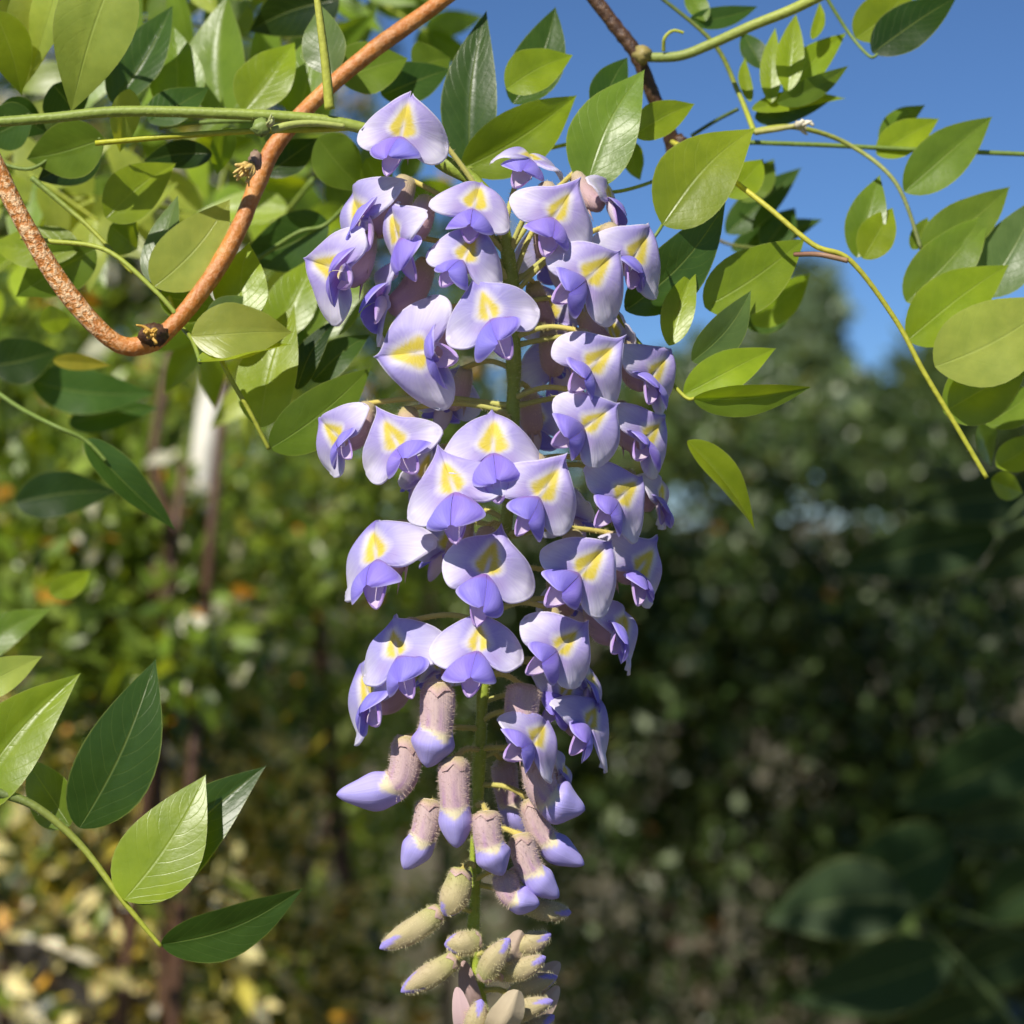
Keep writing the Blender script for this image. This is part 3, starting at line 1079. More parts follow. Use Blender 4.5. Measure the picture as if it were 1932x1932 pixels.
spray('shaded leaves drooping under the green shoot at its far end', (40, 250, .03), [
    ((196, 262), (50, 300), 98, 'mid', dict(d=.03, roll=.3)),
    ((190, 300), (70, 340), 70, 'deep', dict(d=.045, roll=.2)),
    ((60, 215), (-40, 260), 80, 'dark', dict(d=.04, roll=.2)),
    ((100, 160), (150, 230), 90, 'dark', dict(d=.045, roll=.2)),
    ((400, 290), (270, 305), 50, 'deep', dict(d=.05, roll=.3)),
    ((430, 240), (410, 330), 40, 'mid', dict(d=.05, roll=.5)),
    ((0, 200), (90, 250), 70, 'dark', dict(d=.05, roll=.2)),
], [([(-20, 300, .04), (60, 318, .038), (140, 262, .036), (190, 262, .03)], 4, 3, GREEN, GREEN)])
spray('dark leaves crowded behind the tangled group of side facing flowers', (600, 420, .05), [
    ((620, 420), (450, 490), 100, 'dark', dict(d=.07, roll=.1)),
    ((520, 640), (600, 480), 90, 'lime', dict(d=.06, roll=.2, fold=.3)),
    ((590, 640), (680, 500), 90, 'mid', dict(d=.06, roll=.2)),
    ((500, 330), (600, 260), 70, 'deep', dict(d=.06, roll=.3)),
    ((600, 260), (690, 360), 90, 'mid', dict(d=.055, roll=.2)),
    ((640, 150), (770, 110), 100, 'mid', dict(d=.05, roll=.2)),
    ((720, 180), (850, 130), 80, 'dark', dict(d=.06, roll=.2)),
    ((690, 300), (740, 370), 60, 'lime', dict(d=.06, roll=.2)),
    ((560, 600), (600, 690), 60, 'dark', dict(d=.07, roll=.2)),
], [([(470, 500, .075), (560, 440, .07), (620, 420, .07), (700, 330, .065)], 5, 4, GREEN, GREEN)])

# --- centre top
spray('upright leaves rising behind the topmost flowers against the sky', (880, 318, .03), [
    ((886, 318), (918, 20), 98, 'dark', dict(d=.035, roll=.15, fold=.35)),
    ((968, 196), (1048, 13), 92, 'dark', dict(d=.045, roll=-.1, fold=.3)),
    ((955, 168), (1081, 104), 82, 'lime', dict(d=.03, roll=.2, fold=.3)),
    ((872, 318), (1088, 180), 104, 'lime', dict(d=.03, roll=-.2, fold=.45, bow=.10)),
    ((780, 130), (850, 110), 80, 'mid', dict(d=.07, roll=.2)),
], [([(800, 300, .03), (880, 318, .03), (950, 300, .035), (1080, 270, .05)], 5, 4, GREEN, YGREEN)])
spray('long hanging leaf with a lime edge in front of the dark brown branch', (1130, 350, .02), [
    ((1105, 356), (1216, 132), 122, 'mid', dict(d=.015, roll=.15, fold=.22)),
    ((1126, 232), (1184, 108), 70, 'dark', dict(d=.04, roll=-.3, fold=.2)),
    ((1196, 256), (1311, 196), 64, 'lime', dict(d=.025, roll=.1, fold=.3)),
    ((1186, 268), (1208, 340), 40, 'mid', dict(d=.05, roll=.3)),
], [([(1270, 322, .068), (1225, 345, .035), (1160, 362, .018), (1105, 356, .015)], 4, 3.5, GREEN, YGREEN)])
spray('translucent leaf mottled with small shadows, and a dark glossy leaf below it', (1250, 424, .01), [
    ((1250, 424), (1424, 242), 138, 'lime', dict(d=.012, roll=.15, fold=.22)),
    ((1180, 586), (1369, 382), 104, 'dark', dict(d=.010, roll=-.3, fold=.25)),
    ((1330, 580), (1519, 450), 112, 'lime', dict(d=.02, roll=.1, fold=.2)),
    ((1372, 372), (1440, 300), 64, 'lime', dict(d=.05, roll=.2)),
    ((1350, 590), (1508, 478), 54, 'grey', dict(d=.03, roll=.5)),
], [([(1272, 328, .068), (1270, 370, .04), (1250, 424, .013), (1200, 500, .012), (1182, 584, .010)], 4, 3, GREEN, GREEN)])
spray('cluster of slim lime and grey green leaves beside the flowers below the trailing stem', (1285, 745, .0), [
    ((1262, 652), (1312, 505), 56, 'lime', dict(d=.006, roll=.1, fold=.5)),
    ((1306, 682), (1417, 548), 70, 'grey', dict(d=.008, roll=-.3, fold=.3)),
    ((1290, 745), (1464, 657), 74, 'lime', dict(d=.004, roll=.2, fold=.3, bow=.06)),
    ((1308, 752), (1531, 730), 54, 'mid', dict(d=.002, roll=-.5, fold=.4, bow=.05)),
    ((1296, 832), (1424, 1000), 46, 'lime', dict(d=.004, roll=.6, fold=.7)),
    ((1420, 612), (1528, 516), 64, 'lime', dict(d=.08, roll=.1)),
    ((1410, 620), (1500, 560), 60, 'dark', dict(d=.09, roll=.2)),
], [([(1160, 590, .01), (1200, 640, .008), (1285, 742, .004), (1310, 752, .002)], 4, 3.5, YGREEN, YGREEN)])
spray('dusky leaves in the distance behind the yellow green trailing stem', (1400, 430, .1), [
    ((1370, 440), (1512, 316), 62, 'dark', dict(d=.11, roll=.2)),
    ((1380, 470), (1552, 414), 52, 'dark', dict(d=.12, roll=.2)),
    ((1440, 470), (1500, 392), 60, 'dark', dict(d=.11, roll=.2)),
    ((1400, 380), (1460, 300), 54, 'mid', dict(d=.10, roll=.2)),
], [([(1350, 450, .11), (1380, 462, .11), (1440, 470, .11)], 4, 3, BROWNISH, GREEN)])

# --- right
spray('fan of small lime leaves bursting from a thin shoot in the sky', (1420, 200, .05), [
    ((1415, 192), (1406, 108), 24, 'lime', dict(d=.06)),
    ((1455, 194), (1463, 52), 38, 'lime', dict(d=.06, roll=.2)),
    ((1486, 172), (1502, 26), 48, 'lime', dict(d=.055, roll=.2, fold=.4)),
    ((1480, 178), (1597, 62), 60, 'lime', dict(d=.06, roll=.1)),
    ((1466, 194), (1601, 124), 42, 'mid', dict(d=.055, roll=-.2)),
    ((1418, 206), (1596, 186), 36, 'lime', dict(d=.06, roll=.3)),
    ((1424, 222), (1576, 184), 56, 'dark', dict(d=.065, roll=-.2)),
    ((1532, 74), (1546, 4), 22, 'lime', dict(d=.06)),
    ((1440, 130), (1400, 60), 46, 'dark', dict(d=.07)),
    ((1300, 40), (1430, 12), 40, 'dark', dict(d=.07)),
    ((1330, 40), (1300, -30), 40, 'mid', dict(d=.07)),
], [([(1240, -10, .06), (1345, 80, .06), (1392, 172, .06), (1422, 246, .05)], 4, 6, DGREEN, YGREEN),
    ([(1305, 256, .07), (1350, 228, .065), (1392, 206, .06)], 4, 4, DGREEN, DGREEN)])
spray('pair of leaves, one bright and one nearly black, hanging alone against the sky', (1560, 0, .06), [
    ((1614, 72), (1720, -30), 84, 'lime', dict(d=.06, roll=.1)),
    ((1646, 100), (1806, -6), 84, 'deep', dict(d=.055, roll=.3)),
], [([(1556, -10, .06), (1600, 60, .06), (1640, 106, .055), (1656, 102, .055)], 4, 3, GREEN, GREEN)])
spray('leaves hanging along a thin grey green stem in the open sky', (1420, 246, .05), [
    ((1654, 292), (1772, 224), 62, 'lime', dict(d=.06, roll=.2)),
    ((1660, 270), (1746, 198), 44, 'mid', dict(d=.07, roll=.2)),
    ((1706, 362), (1872, 220), 88, 'mid', dict(d=.05, roll=.1, fold=.4)),
    ((1616, 486), (1660, 330), 68, 'mid', dict(d=.05, roll=.2, fold=.4)),
    ((1628, 488), (1684, 392), 66, 'lime', dict(d=.045, roll=.1, fold=.3)),
    ((1720, 470), (1750, 410), 34, 'mid', dict(d=.06)),
], [([(1420, 248, .05), (1500, 240, .05), (1600, 272, .055), (1690, 345, .05), (1738, 470, .05)], 6, 4, YGREEN, (0.24, 0.28, 0.12)),
    ([(1395, 268, .06), (1560, 274, .06), (1720, 282, .06), (1960, 292, .06)], 5, 5, GREEN, GREEN)])
spray('big smooth leaves at the end of the yellow green trailing stem', (1268, 268, .055), [
    ((1712, 642), (1903, 500), 112, 'lime', dict(d=.03, roll=.1, fold=.2)),
    ((1710, 570), (1866, 402), 96, 'mid', dict(d=.045, roll=.2, fold=.3)),
    ((1740, 470), (1905, 352), 86, 'mid', dict(d=.05, roll=.2)),
    ((1764, 692), (2000, 560), 150, 'pale', dict(d=.02, roll=.15, fold=.15)),
    ((1780, 778), (1940, 690), 112, 'mid', dict(d=.03, roll=.1, fold=.2)),
    ((1850, 560), (1960, 370), 104, 'grey', dict(d=.05, roll=.2)),
    ((1780, 640), (1880, 600), 70, 'dark', dict(d=.06, roll=.2)),
    ((1858, 800), (1960, 730), 70, 'mid', dict(d=.05, roll=.3)),
    ((1880, 880), (1960, 820), 60, 'lime', dict(d=.06, roll=.2)),
    ((1870, 905), (1930, 930), 50, 'lime', dict(d=.08, roll=.2)),
    ((1846, 800), (1870, 880), 50, 'mid', dict(d=.07, roll=.7)),
], [([(1268, 268, .055), (1330, 300, .03), (1380, 338, .022), (1450, 392, .015), (1535, 462, .012), (1605, 492, .012), (1690, 604, .015), (1742, 700, .015), (1802, 800, .015), (1862, 902, .015)],
     5.5, 5, (0.55, 0.52, 0.07), (0.46, 0.48, 0.05), 40),
    ([(1500, 480, .02), (1545, 480, .012), (1600, 492, .01)], 5, 5, (0.30, 0.15, 0.12), (0.34, 0.22, 0.12))])

# --- stems
mb = MB()
vp = catmull([P(*p) for p in [(-40, 252, .01), (-6, 320, .01), (44, 418, .01), (112, 532, .011), (180, 614, .012), (232, 652, .013), (282, 646, .014), (334, 606, .015),
                              (402, 518, .018), (452, 428, .02), (490, 335, .022), (524, 268, .024), (602, 182, .028), (702, 96, .03),
                              (800, 26, .034), (890, -40, .038)]], 8)
vr = lambda u: S * (19 - 3 * u) * (1 + 0.16 * math.exp(-((u - 0.41) / 0.02) ** 2) + 0.05 * math.sin(u * 37) + 0.10 * math.exp(-((u - 0.66) / 0.012) ** 2))
tube(mb, vp, vr, lambda u, th: (1.0 * sst(0.36, 0.22, u) * (0.75 + 0.25 * math.cos(th)) + 0.26, 0, 0), seg=18, lump=0.03)
vine = thing('woody_vine', 'smooth orange brown vine stem bending in a deep loop, speckled on one side', 'vine stem', vp[0])
mb.build('stem', M_VINE, vine, vp[0])


def knob(parent, name, at, r, c, mat, q, n=10, squash=(1, 1, 1)):
    m = MB()
    ctr = P(*at)
    rows, cols, uvs = [], [], []
    for i in range(n):
        la = math.pi * i / (n - 1)
        row = []
        for j in range(12):
            lo = 2 * math.pi * j / 12
            rr = r * S * (1 + q.uniform(-.28, .28))
            row.append(ctr + Vector((math.sin(la) * math.cos(lo) * squash[0], math.sin(la) * math.sin(lo) * squash[1], math.cos(la) * squash[2])) * rr)
        rows.append(row)
        cols.append([c] * 12)
        uvs.append([(0, 0)] * 12)
    m.grid(rows, cols, uvs, 0, closed=True)
    return m.build(name, mat, parent, ctr)


def tuft(parent, name, at, dirv, n, ln, r, c, q, mat=None):
    m = MB()
    ctr = P(*at)
    for _ in range(n):
        dv = (Vector(dirv) + Vector((q.uniform(-1, 1), q.uniform(-1, 1), q.uniform(-1, 1))) * 0.7).normalized()
        e = ctr + dv * ln * S * q.uniform(0.5, 1.1)
        k = ctr.lerp(e, 0.5) + Vector((q.uniform(-1, 1), q.uniform(-1, 1), q.uniform(-1, 1))) * ln * S * 0.18
        rr = r * S * q.uniform(0.7, 1.3)
        tube(m, catmull([ctr, k, e], 3), lambda u: rr * (1.1 - 0.75 * u), lambda u, th: lerp(c, (0.30, 0.18, 0.06), 0.3 * (1 - u)), seg=6)
    return m.build(name, mat or M_STALK, parent, ctr)


q0 = random.Random(3)
knob(vine, 'node', (290, 632, .010), 27, (0.3, 0, 0), M_DARKBARK, q0, squash=(1.0, .8, .75))
tuft(vine, 'bud_scar', (288, 630, .004), (-0.1, -0.9, -0.1), 14, 32, 6, (0.66, 0.40, 0.08), q0)
knob(vine, 'leaf_scar', (482, 302, .012), 17, (0.32, 0.22, 0.16), M_STALK, q0, squash=(.7, .6, 1.1))
tuft(vine, 'bud_scales', (474, 312, .010), (-0.6, -0.5, -0.5), 22, 40, 6, (0.80, 0.58, 0.20), q0)

branch = thing('brown_branch', 'dark brown woody branch crossing the blue sky with a green side shoot', 'branch', P(1100, -30, .06))
stalk('limb', [(1100, -30, .06), (1160, 48, .06), (1200, 102, .06), (1232, 180, .062), (1264, 250, .065), (1272, 330, .07)], 14, 15, (0.5, 0, 0), (0.2, 0, 0), branch,
      seg=12, mat=M_DARKBARK, lump=0.05, node=.15)
knob(branch, 'node', (1212, 104, .054), 19, (0.34, 0.28, 0.10), M_STALK, q0)
knob(branch, 'stub', (1284, 268, .064), 15, (0.3, 0, 0), M_DARKBARK, q0)
stalk('side_shoot', [(1212, 108, .056), (1280, 106, .052), (1340, 84, .05), (1420, 48, .046), (1490, 20, .044), (1560, -14, .04)], 10, 11, (0.24, 0.30, 0.08), (0.40, 0.46, 0.08), branch, seg=10)
stalk('bent_twig', [(1252, 96, .052), (1254, 72, .05), (1270, 58, .05), (1290, 62, .05)], 4, 3, YGREEN, YGREEN, branch)

shoot = thing('green_shoot', 'thick fuzzy green shoot crossing in front of the orange vine to the flower cluster', 'shoot', P(-30, 232, 0))
stalk('stem', [(-30, 232, .0), (100, 222, .0), (230, 210, .0), (420, 214, .0), (560, 222, .0), (660, 236, .0), (740, 262, .002), (828, 302, .004)], 9.5, 12, (0.24, 0.32, 0.06), (0.32, 0.40, 0.07), shoot, seg=10, hair=900)
stalk('leaf_stalk', [(596, -20, -.004), (604, 40, -.004), (614, 120, -.003), (622, 206, -.002)], 6, 10, (0.52, 0.54, 0.10), (0.44, 0.48, 0.07), shoot)
stalk('leaf_stalk', [(180, 270, .004), (340, 256, .004), (480, 247, .004), (600, 244, .003), (670, 240, .002)], 5.5, 6, (0.46, 0.48, 0.03), (0.46, 0.50, 0.05), shoot)
stalk('side_bud_stalk', [(650, 238, -.003), (590, 232, -.004), (545, 236, -.005), (512, 246, -.006)], 5, 8, (0.38, 0.44, 0.12), (0.40, 0.46, 0.12), shoot)
knob(shoot, 'side_bud', (494, 240, -.004), 17, (0.22, 0.30, 0.08), M_STALK, q0, squash=(1.1, .8, .9))
tuft(shoot, 'bud_tip', (506, 236, -.008), (0.6, -0.4, 0.6), 6, 20, 5, (0.42, 0.48, 0.20), q0)

twig = thing('pale_twig_tip', 'tiny white tipped twig at the joint of the thin grey green stem', 'twig', P(1424, 250, .045))
stalk('stem', [(1424, 250, .046), (1470, 243, .046), (1506, 236, .046)], 6, 5, (0.40, 0.40, 0.12), (0.52, 0.50, 0.20), twig)
tuft(twig, 'white_tip', (1506, 236, .045), (0.8, -0.2, 0.25), 5, 34, 7, (0.80, 0.76, 0.62), q0)

# ------------------------------------------------------------------ hanging leaves further back (one compound leaf = one thing)
def compound(label, base, dirv, n_pairs, ln, lw, c, group, q):
    """a pinnate leaf: base world point, direction of its stalk; leaflets of length ln"""
    dv = Vector(dirv).normalized()
    side = dv.cross(Vector((0, 1, 0)))
    if side.length < 0.2:
        side = dv.cross(Vector((0, 0, 1)))
    side.normalize()
    side = (Quaternion(dv, q.uniform(-0.9, 0.9)) @ side)
    L = ln * (0.55 * n_pairs + 0.6)
    pts = [base, base + dv * L * 0.5 + Vector((0, 0, -0.03 * L)), base + dv * L + Vector((0, 0, -0.14 * L))]
    path = catmull(pts, 6)
    root = thing('hanging_leaf', label, 'leaf', base, group)
    m = MB()
    tube(m, path, lambda u: 0.0008 - 0.0004 * u, lambda u, th: lerp(GREEN, YGREEN, u), seg=6)
    m.build('leaf_stalk', M_STALK, root, base)
    for k in range(n_pairs * 2 + 1):
        if k == n_pairs * 2:
            p, dr = path[-1], (path[-1] - path[-2]).normalized()
        else:
            u = 0.25 + 0.7 * (k // 2) / max(1, n_pairs - 1)
            x = u * (len(path) - 1)
            i = min(int(x), len(path) - 2)
            p = path[i].lerp(path[i + 1], x - i)
            sg = 1 if k % 2 else -1
            dr = (dv * 0.55 + side * sg * 0.85 + Vector((0, 0, -0.35)) + Vector((q.uniform(-1, 1), q.uniform(-1, 1), q.uniform(-1, 1))) * 0.22).normalized()
        j = q.uniform(0.75, 1.3)
        cc = tuple(v * j for v in c)
        mm = leaflet_mesh(p, p + dr * ln * q.uniform(0.8, 1.15), lw * q.uniform(0.85, 1.15), q.uniform(-0.9, 0.9), q.uniform(0.1, 0.4),
                          q.uniform(-0.02, 0.09), cc, q, nt=10, nx=4, twist=q.uniform(-.4, .4))
        mm.build('leaflet', M_LEAF, root, p)
    return root


qc = random.Random(21)
G1 = 'leaves in the tangle behind the orange vine'
LB1 = 'wisteria leaf in the tangle behind the orange vine'
spots = []
for gy in range(5):
    for gx in range(6):
        spots.append((gx * 125 - 40 + qc.uniform(-45, 45), gy * 125 - 60 + qc.uniform(-45, 45)))
for (x, y) in spots:
    if x > 660 or y > 560 or (y > 330 and x < 80) or (120 < x < 420 and 330 < y < 640) or qc.random() < 0.12:
        continue
    d = qc.uniform(.11, .34)
    kc = qc.choice(['mid', 'mid', 'dark', 'lime', 'mid', 'pale'])
    c = LEAFC[kc]
    compound({'mid': 'mid green', 'dark': 'dark green', 'lime': 'bright lime', 'pale': 'pale'}[kc] + ' many leafleted ' + LB1, P(x, y, d), (qc.uniform(-1, 1), qc.uniform(-.5, .5), qc.uniform(-0.9, 0.4)), qc.choice([3, 4]), .028, .0125, c, G1, qc)
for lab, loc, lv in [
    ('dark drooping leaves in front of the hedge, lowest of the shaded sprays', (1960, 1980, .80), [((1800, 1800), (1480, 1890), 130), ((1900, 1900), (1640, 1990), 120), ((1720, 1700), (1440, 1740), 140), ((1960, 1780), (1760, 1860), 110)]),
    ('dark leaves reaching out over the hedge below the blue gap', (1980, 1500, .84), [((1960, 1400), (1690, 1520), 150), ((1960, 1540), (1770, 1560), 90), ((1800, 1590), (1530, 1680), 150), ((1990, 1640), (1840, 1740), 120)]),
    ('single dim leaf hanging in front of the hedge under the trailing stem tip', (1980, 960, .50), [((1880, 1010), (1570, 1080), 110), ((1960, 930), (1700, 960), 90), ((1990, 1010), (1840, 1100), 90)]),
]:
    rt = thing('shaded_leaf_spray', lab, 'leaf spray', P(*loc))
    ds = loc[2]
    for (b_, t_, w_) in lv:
        leaf(rt, b_, t_, w_, 'deep', d=ds + qc.uniform(-.04, .06), roll=qc.uniform(-.4, .4), fold=.25, mat=M_SHADE)  # near-black green paints part of the shade into these leaves
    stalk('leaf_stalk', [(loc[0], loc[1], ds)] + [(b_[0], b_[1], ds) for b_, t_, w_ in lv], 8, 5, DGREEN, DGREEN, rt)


# ------------------------------------------------------------------ garden behind
def leaf_cloud(pts, size, cols, q, squash=0.5):
    """many small folded leaves: pts (n,3), size (n), cols (n,3) -> mesh arrays"""
    n = len(pts)
    a = q.normal(size=(n, 3)); a[:, 2] -= 0.2
    a /= np.linalg.norm(a, axis=1)[:, None]
    b = q.normal(size=(n, 3))
    b -= a * (a * b).sum(1)[:, None]
    b /= np.linalg.norm(b, axis=1)[:, None]
    nn = np.cross(a, b)
    s = size[:, None]
    w = s * squash * 0.5
    V = np.empty((n, 6, 3))
    V[:, 0] = pts
    V[:, 1] = pts + a * s * 0.42 + b * w + nn * w * 0.35
    V[:, 2] = pts + a * s
    V[:, 3] = pts + a * s * 0.42 - b * w + nn * w * 0.35
    V[:, 4] = pts + a * s * 0.45
    V[:, 5] = pts + a * s * 0.75 + nn * w * 0.05
    idx = np.arange(n)[:, None] * 6
    F = np.concatenate([idx + np.array([[0, 4, 1]]), idx + np.array([[1, 4, 2]]), idx + np.array([[0, 3, 4]]), idx + np.array([[4, 3, 2]])], 0)
    C = np.repeat(cols, 6, 0)
    return V.reshape(-1, 3), F, C


def fast_mesh(name, V, F, C, mat, parent, org):
    me = bpy.data.meshes.new(name)
    V = V - np.array(org)[None]
    me.vertices.add(len(V))
    me.vertices.foreach_set('co', V.astype(np.float32).ravel())
    me.loops.add(F.size)
    me.loops.foreach_set('vertex_index', F.astype(np.int32).ravel())
    me.polygons.add(len(F))
    me.polygons.foreach_set('loop_start', (np.arange(len(F)) * F.shape[1]).astype(np.int32))
    me.update(calc_edges=True)
    ca = me.color_attributes.new('Col', 'FLOAT_COLOR', 'POINT')
    arr = np.ones((len(V), 4), dtype=np.float32)
    arr[:, :3] = C
    ca.data.foreach_set('color', arr.ravel())
    ul = me.uv_layers.new(name='UVMap')
    me.materials.append(mat)
    me.validate()
    return link(name, me, parent, Vector(org))


def shrub(name, label, cat, blobs, n, size, palette, ground_pt, group=None, stems=5, mat=None, sizevar=.35, gap=None, gapf=22):
    """blobs: (x, y, depth, rx, ry(in layout units), rdepth) ellipsoids filled with leaves"""
    base = Vector((ground_pt[0], ground_pt[1], 0))
    root = thing(name, label, cat, base, group)
    pts, cols = [], []
    vol = np.array([b[3] * b[4] * b[5] ** .5 for b in blobs])
    cnt = np.maximum(1, (n * vol / vol.sum()).astype(int))
    pal = np.array([p[:3] for p in palette])
    pw = np.array([p[3] for p in palette]); pw = pw / pw.sum()
    for (x, y, d, rx, ry, rd), c in zip(blobs, cnt):
        g = nr.normal(size=(c, 3))
        g /= np.linalg.norm(g, axis=1)[:, None]
        r = nr.random(c) ** (1 / 2.2)
        clump = 1 + 0.16 * np.sin(g[:, 0] * 7 + x) * np.sin(g[:, 2] * 8 + y) + 0.10 * np.sin(g[:, 0] * 17 + g[:, 2] * 13)
        g *= (r * clump)[:, None]
        k = (D + d) / D * S
        ctr = np.array(P(x, y, d))
        pts.append(ctr + g * np.array([rx * k, rd, ry * k]))
        pick = nr.choice(len(pal), size=c, p=pw)
        cols.append(pal[pick] * nr.uniform(.7, 1.3, size=(c, 1)))
    pts = np.concatenate(pts); cols = np.concatenate(cols)
    if gap:
        f = gapf
        nzv = (np.sin(pts[:, 0] * f + 1.3 * np.sin(pts[:, 2] * f * .7)) * np.sin(pts[:, 2] * f * 1.1 + 2 * np.sin(pts[:, 0] * f * .6))
               + .6 * np.sin(pts[:, 0] * f * 2.3 + pts[:, 2] * f * 1.7 + 1) * np.sin(pts[:, 2] * f * 2.6 - pts[:, 0] * f + pts[:, 1] * f))
        keep = nzv + nr.normal(size=len(pts)) * .35 > gap
        pts, cols, nzv = pts[keep], cols[keep], nzv[keep]
    sz = size * nr.uniform(1 - sizevar, 1 + sizevar, size=len(pts))
    V, F, C = leaf_cloud(pts, sz, cols, nr)
    fo = fast_mesh('foliage', V, F, C, mat or M_BGLEAF, root, base)
    fo['kind'] = 'stuff'
    for i in range(stems):
        b = blobs[i % len(blobs)]
        e = P(b[0] + rnd.uniform(-.4, .4) * b[3], b[1] - .3 * b[4], b[2])
        s0 = base + Vector((rnd.uniform(-.1, .1), rnd.uniform(-.08, .08), 0))
        p = catmull([s0, s0.lerp(e, .5) + Vector((rnd.uniform(-.06, .06), rnd.uniform(-.05, .05), 0)), e], 5)
        m = MB()
        tube(m, p, lambda u: .012 - .009 * u, lambda u, th: (.4, 0, 0), seg=6, lump=.08)
        m.build('stem', M_DARKBARK, root, p[0])
    return root


HEDGE = [(.040, .078, .018, 5), (.065, .112, .030, 4), (.012, .024, .008, 5), (.15, .21, .09, 2.6), (.30, .35, .25, 1.9), (.45, .20, .05, .15)]  # palest greens stand in for glints, near-black ones for dark gaps
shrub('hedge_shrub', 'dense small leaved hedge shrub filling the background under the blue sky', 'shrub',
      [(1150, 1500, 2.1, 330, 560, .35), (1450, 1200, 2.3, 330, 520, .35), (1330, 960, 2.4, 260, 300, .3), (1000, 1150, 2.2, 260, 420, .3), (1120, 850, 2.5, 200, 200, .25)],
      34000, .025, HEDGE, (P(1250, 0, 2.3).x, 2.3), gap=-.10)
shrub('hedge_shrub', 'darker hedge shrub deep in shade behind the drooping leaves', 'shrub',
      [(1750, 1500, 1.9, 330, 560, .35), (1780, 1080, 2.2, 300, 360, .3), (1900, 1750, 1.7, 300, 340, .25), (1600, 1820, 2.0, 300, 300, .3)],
      19000, .024, [(.024, .050, .010, 5), (.045, .080, .018, 3), (.008, .018, .006, 5), (.10, .15, .05, .9), (.18, .23, .14, .4)], (P(1760, 0, 2.0).x, 2.0), gap=-.3)  # darker greens put this shrub's shade into its leaf colours
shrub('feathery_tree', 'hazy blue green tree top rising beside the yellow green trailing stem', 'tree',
      [(1530, 640, 5.2, 60, 150, .3), (1480, 760, 5.2, 130, 120, .4), (1430, 690, 5.2, 60, 90, .3)], 5200, .05, [(.09, .14, .09, 3), (.14, .19, .13, 1)], (P(1500, 0, 5.2).x, 5.2), stems=2)  # lightened bluish greens paint distance haze into the foliage
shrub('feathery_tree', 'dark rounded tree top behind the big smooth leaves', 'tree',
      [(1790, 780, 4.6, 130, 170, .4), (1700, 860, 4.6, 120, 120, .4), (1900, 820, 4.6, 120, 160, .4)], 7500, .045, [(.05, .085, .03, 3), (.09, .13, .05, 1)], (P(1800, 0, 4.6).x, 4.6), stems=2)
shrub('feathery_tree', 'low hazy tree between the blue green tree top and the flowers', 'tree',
      [(1330, 740, 4.9, 110, 110, .4), (1250, 800, 4.9, 120, 120, .4), (1610, 800, 4.9, 90, 90, .4)], 5600, .045, [(.08, .13, .08, 3), (.14, .19, .14, 1)], (P(1320, 0, 4.9).x, 4.9), stems=2)  # haze is in the lightened leaf colours here too
LEFTP = [(.15, .23, .028, 5), (.05, .09, .016, 3), (.22, .31, .045, 3), (.34, .40, .14, 1.6), (.55, .24, .03, .25), (.66, .64, .56, .5)]
shrub('sunny_shrub', 'sunny mid green shrub between the white post and the flowers', 'shrub',
      [(560, 1080, 1.35, 220, 420, .22), (480, 760, 1.5, 200, 260, .2), (700, 1500, 1.7, 220, 520, .25), (760, 900, 1.7, 200, 400, .2)],
      9500, .022, LEFTP, (P(600, 0, 1.5).x, 1.5), gap=-.3, gapf=30)
shrub('leafy_bush', 'bright green bush around the white post', 'shrub',
      [(150, 1060, .95, 240, 330, .16), (60, 760, 1.1, 200, 260, .16), (340, 1230, .85, 120, 130, .08), (345, 880, .85, 22, 26, .02), (425, 720, .85, 30, 24, .02), (250, 1000, .9, 60, 120, .05)],
      3600, .024, [(.14, .22, .025, 5), (.05, .09, .015, 3), (.24, .33, .045, 2.5), (.50, .22, .02, .3), (.70, .68, .60, .7)], (P(150, 0, 1.0).x, 1.0))
shrub('variegated_bush', 'bush of cream and yellow leaves behind the young leaf spray', 'shrub',
      [(260, 1680, 1.02, 380, 420, .22), (480, 1900, 1.2, 300, 260, .2), (60, 1560, 1.1, 200, 300, .2), (420, 1480, 1.3, 200, 220, .2)],
      8200, .022, [(.09, .13, .02, 3), (.020, .034, .010, 5), (.70, .62, .33, 5.0), (.54, .48, .09, 2.4), (.66, .34, .03, .5), (.78, .74, .64, 1.3), (.17, .23, .035, 3)],
      (P(260, 0, 1.2).x, 1.2), gap=-.3, gapf=34)
shrub('back_hedge', 'tall green hedge far behind the leafy tangle and the white post', 'hedge',
      [(120, 420, 2.6, 330, 420, .3), (480, 380, 2.7, 260, 420, .3), (300, 900, 2.5, 400, 400, .3), (820, 700, 2.9, 160, 330, .3)],
      11000, .036, [(.07, .12, .02, 4), (.11, .17, .03, 3), (.02, .04, .01, 2), (.72, .70, .64, 1.2), (.50, .30, .10, .5)], (P(300, 0, 2.6).x, 2.6))

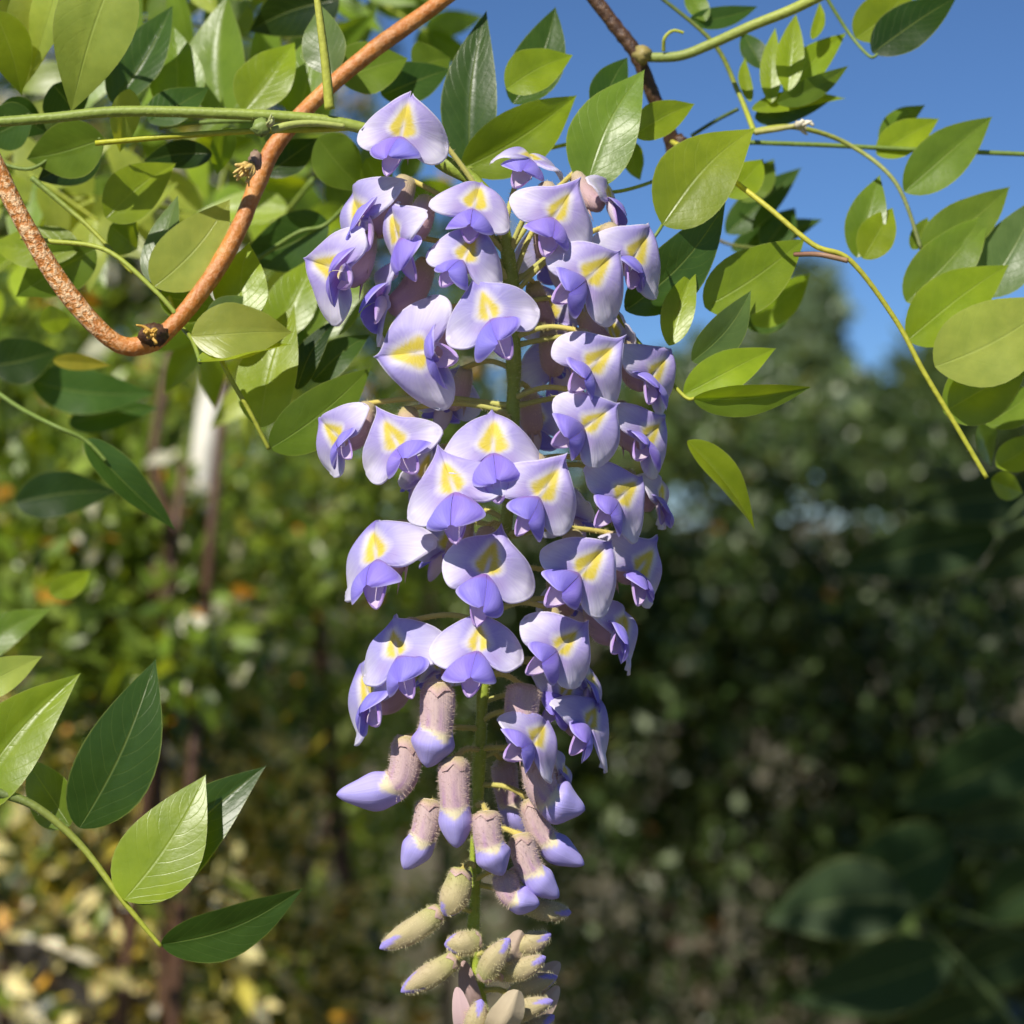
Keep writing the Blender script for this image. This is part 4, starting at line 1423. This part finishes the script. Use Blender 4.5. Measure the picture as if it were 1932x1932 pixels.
# added roof of leaves, out of view, that keeps the lower hedge in shade
oc = thing('added_shade_canopy', 'added leafy canopy out of view overhead that shades the lower hedge', 'canopy', (.4, .7, 2.2))
npt = 8000
cp = np.stack([nr.uniform(-.38, 1.15, npt), nr.uniform(-.16, 1.55, npt), nr.uniform(2.16, 2.36, npt)], 1)
cpk = np.sin(cp[:, 0] * 9 + 1) * np.sin(cp[:, 1] * 8) + nr.normal(size=npt) * .4 > -.8
cp = cp[cpk]
V, F, C = leaf_cloud(cp, nr.uniform(.04, .07, len(cp)), np.array([[.10, .18, .025]]) * nr.uniform(.7, 1.3, size=(len(cp), 1)), nr, .45)
fo = fast_mesh('foliage', V, F, C, M_BGLEAF, oc, (.4, .7, 2.2))
fo['kind'] = 'stuff'
for y_ in (0.0, .5, 1.0, 1.45):
    m = MB()
    tube(m, [Vector((-.3, y_, 2.30)), Vector((.4, y_ + .02, 2.26)), Vector((1.3, y_, 2.31))], lambda u: .012, lambda u, th: (.3, 0, 0), seg=8)
    m.build('limb', M_DARKBARK, oc, (-.3, y_, 2.30))

# weathered white post with a dark stem climbing it
post = thing('white_post', 'weathered white painted post half hidden by leaves below the vine loop', 'post', (P(-150, 0, 1.1).x, 1.1, 0))
m = MB()
p0, p1 = Vector((P(-150, 1932, 1.1).x, 1.1, 0)), P(440, 470, 1.06)
pp = [p0.lerp(p1, t / 60) + Vector((math.sin(t * .9) * .0015, 0, 0)) for t in range(61)]
tube(m, pp, lambda u: .0098 * (1 + .10 * math.sin(u * 130) + .12 * math.sin(u * 47 + 1)),
     lambda u, th: lerp((0.82, 0.81, 0.77), (0.30, 0.22, 0.12), sst(.72, .95, math.sin(u * 95 + 2 * math.sin(th)) * math.sin(u * 31 + th) + .15)), seg=12, lump=.08)
m.build('shaft', M_WHITE, post, p0)
climber = thing('climbing_stem', 'thin dark brown stem climbing beside the white post', 'stem', (P(330, 0, .88).x + .02, .88, 0))
m = MB()
pp = catmull([Vector((P(330, 0, .88).x + .02, .88, 0)), P(300, 1450, .87), P(308, 1200, .86), P(318, 1000, .86), P(290, 860, .86), P(330, 640, .87)], 8)
tube(m, pp, lambda u: .0045 - .001 * u, lambda u, th: (.6, 0, 0), seg=7, lump=.08)
m.build('stem', M_DARKBARK, climber, pp[0])
trunk = thing('leaning_trunk', 'dark leaning trunk low behind the cream leaved bush', 'trunk', P(330, 2200, 1.0))
m = MB()
pp = catmull([P(330, 2200, 1.0), P(180, 1930, .98), P(70, 1800, .98), P(-120, 1640, .98)], 10)
tube(m, pp, lambda u: .017 - .004 * u, lambda u, th: (.045, .040, .036), seg=12, lump=.12)
m.build('stem', M_STALK, trunk, pp[0])

# ground
mg, nt, out = new_mat('garden_soil')
tco = N(nt, 'ShaderNodeTexCoord')
nz = N(nt, 'ShaderNodeTexNoise'); nz.inputs['Scale'].default_value = 3.0; nz.inputs['Detail'].default_value = 8
nt.links.new(tco.outputs['Object'], nz.inputs['Vector'])
pr = N(nt, 'ShaderNodeBsdfPrincipled'); pr.inputs['Roughness'].default_value = .9
nt.links.new(mix_col(nt, nz.outputs[0], (.05, .06, .02), (.16, .12, .07)), pr.inputs['Base Color'])
nt.links.new(pr.outputs[0], out.inputs[0])
m = MB()
G = 300
m.grid([[Vector((-G, -G, 0)), Vector((G, -G, 0))], [Vector((-G, G, 0)), Vector((G, G, 0))]], [[(.1, .1, .1)] * 2] * 2, [[(0, 0), (1, 0)], [(0, 1), (1, 1)]])
g = m.build('ground', mg, None, (0, 0, 0), smooth=False)
g['kind'] = 'structure'
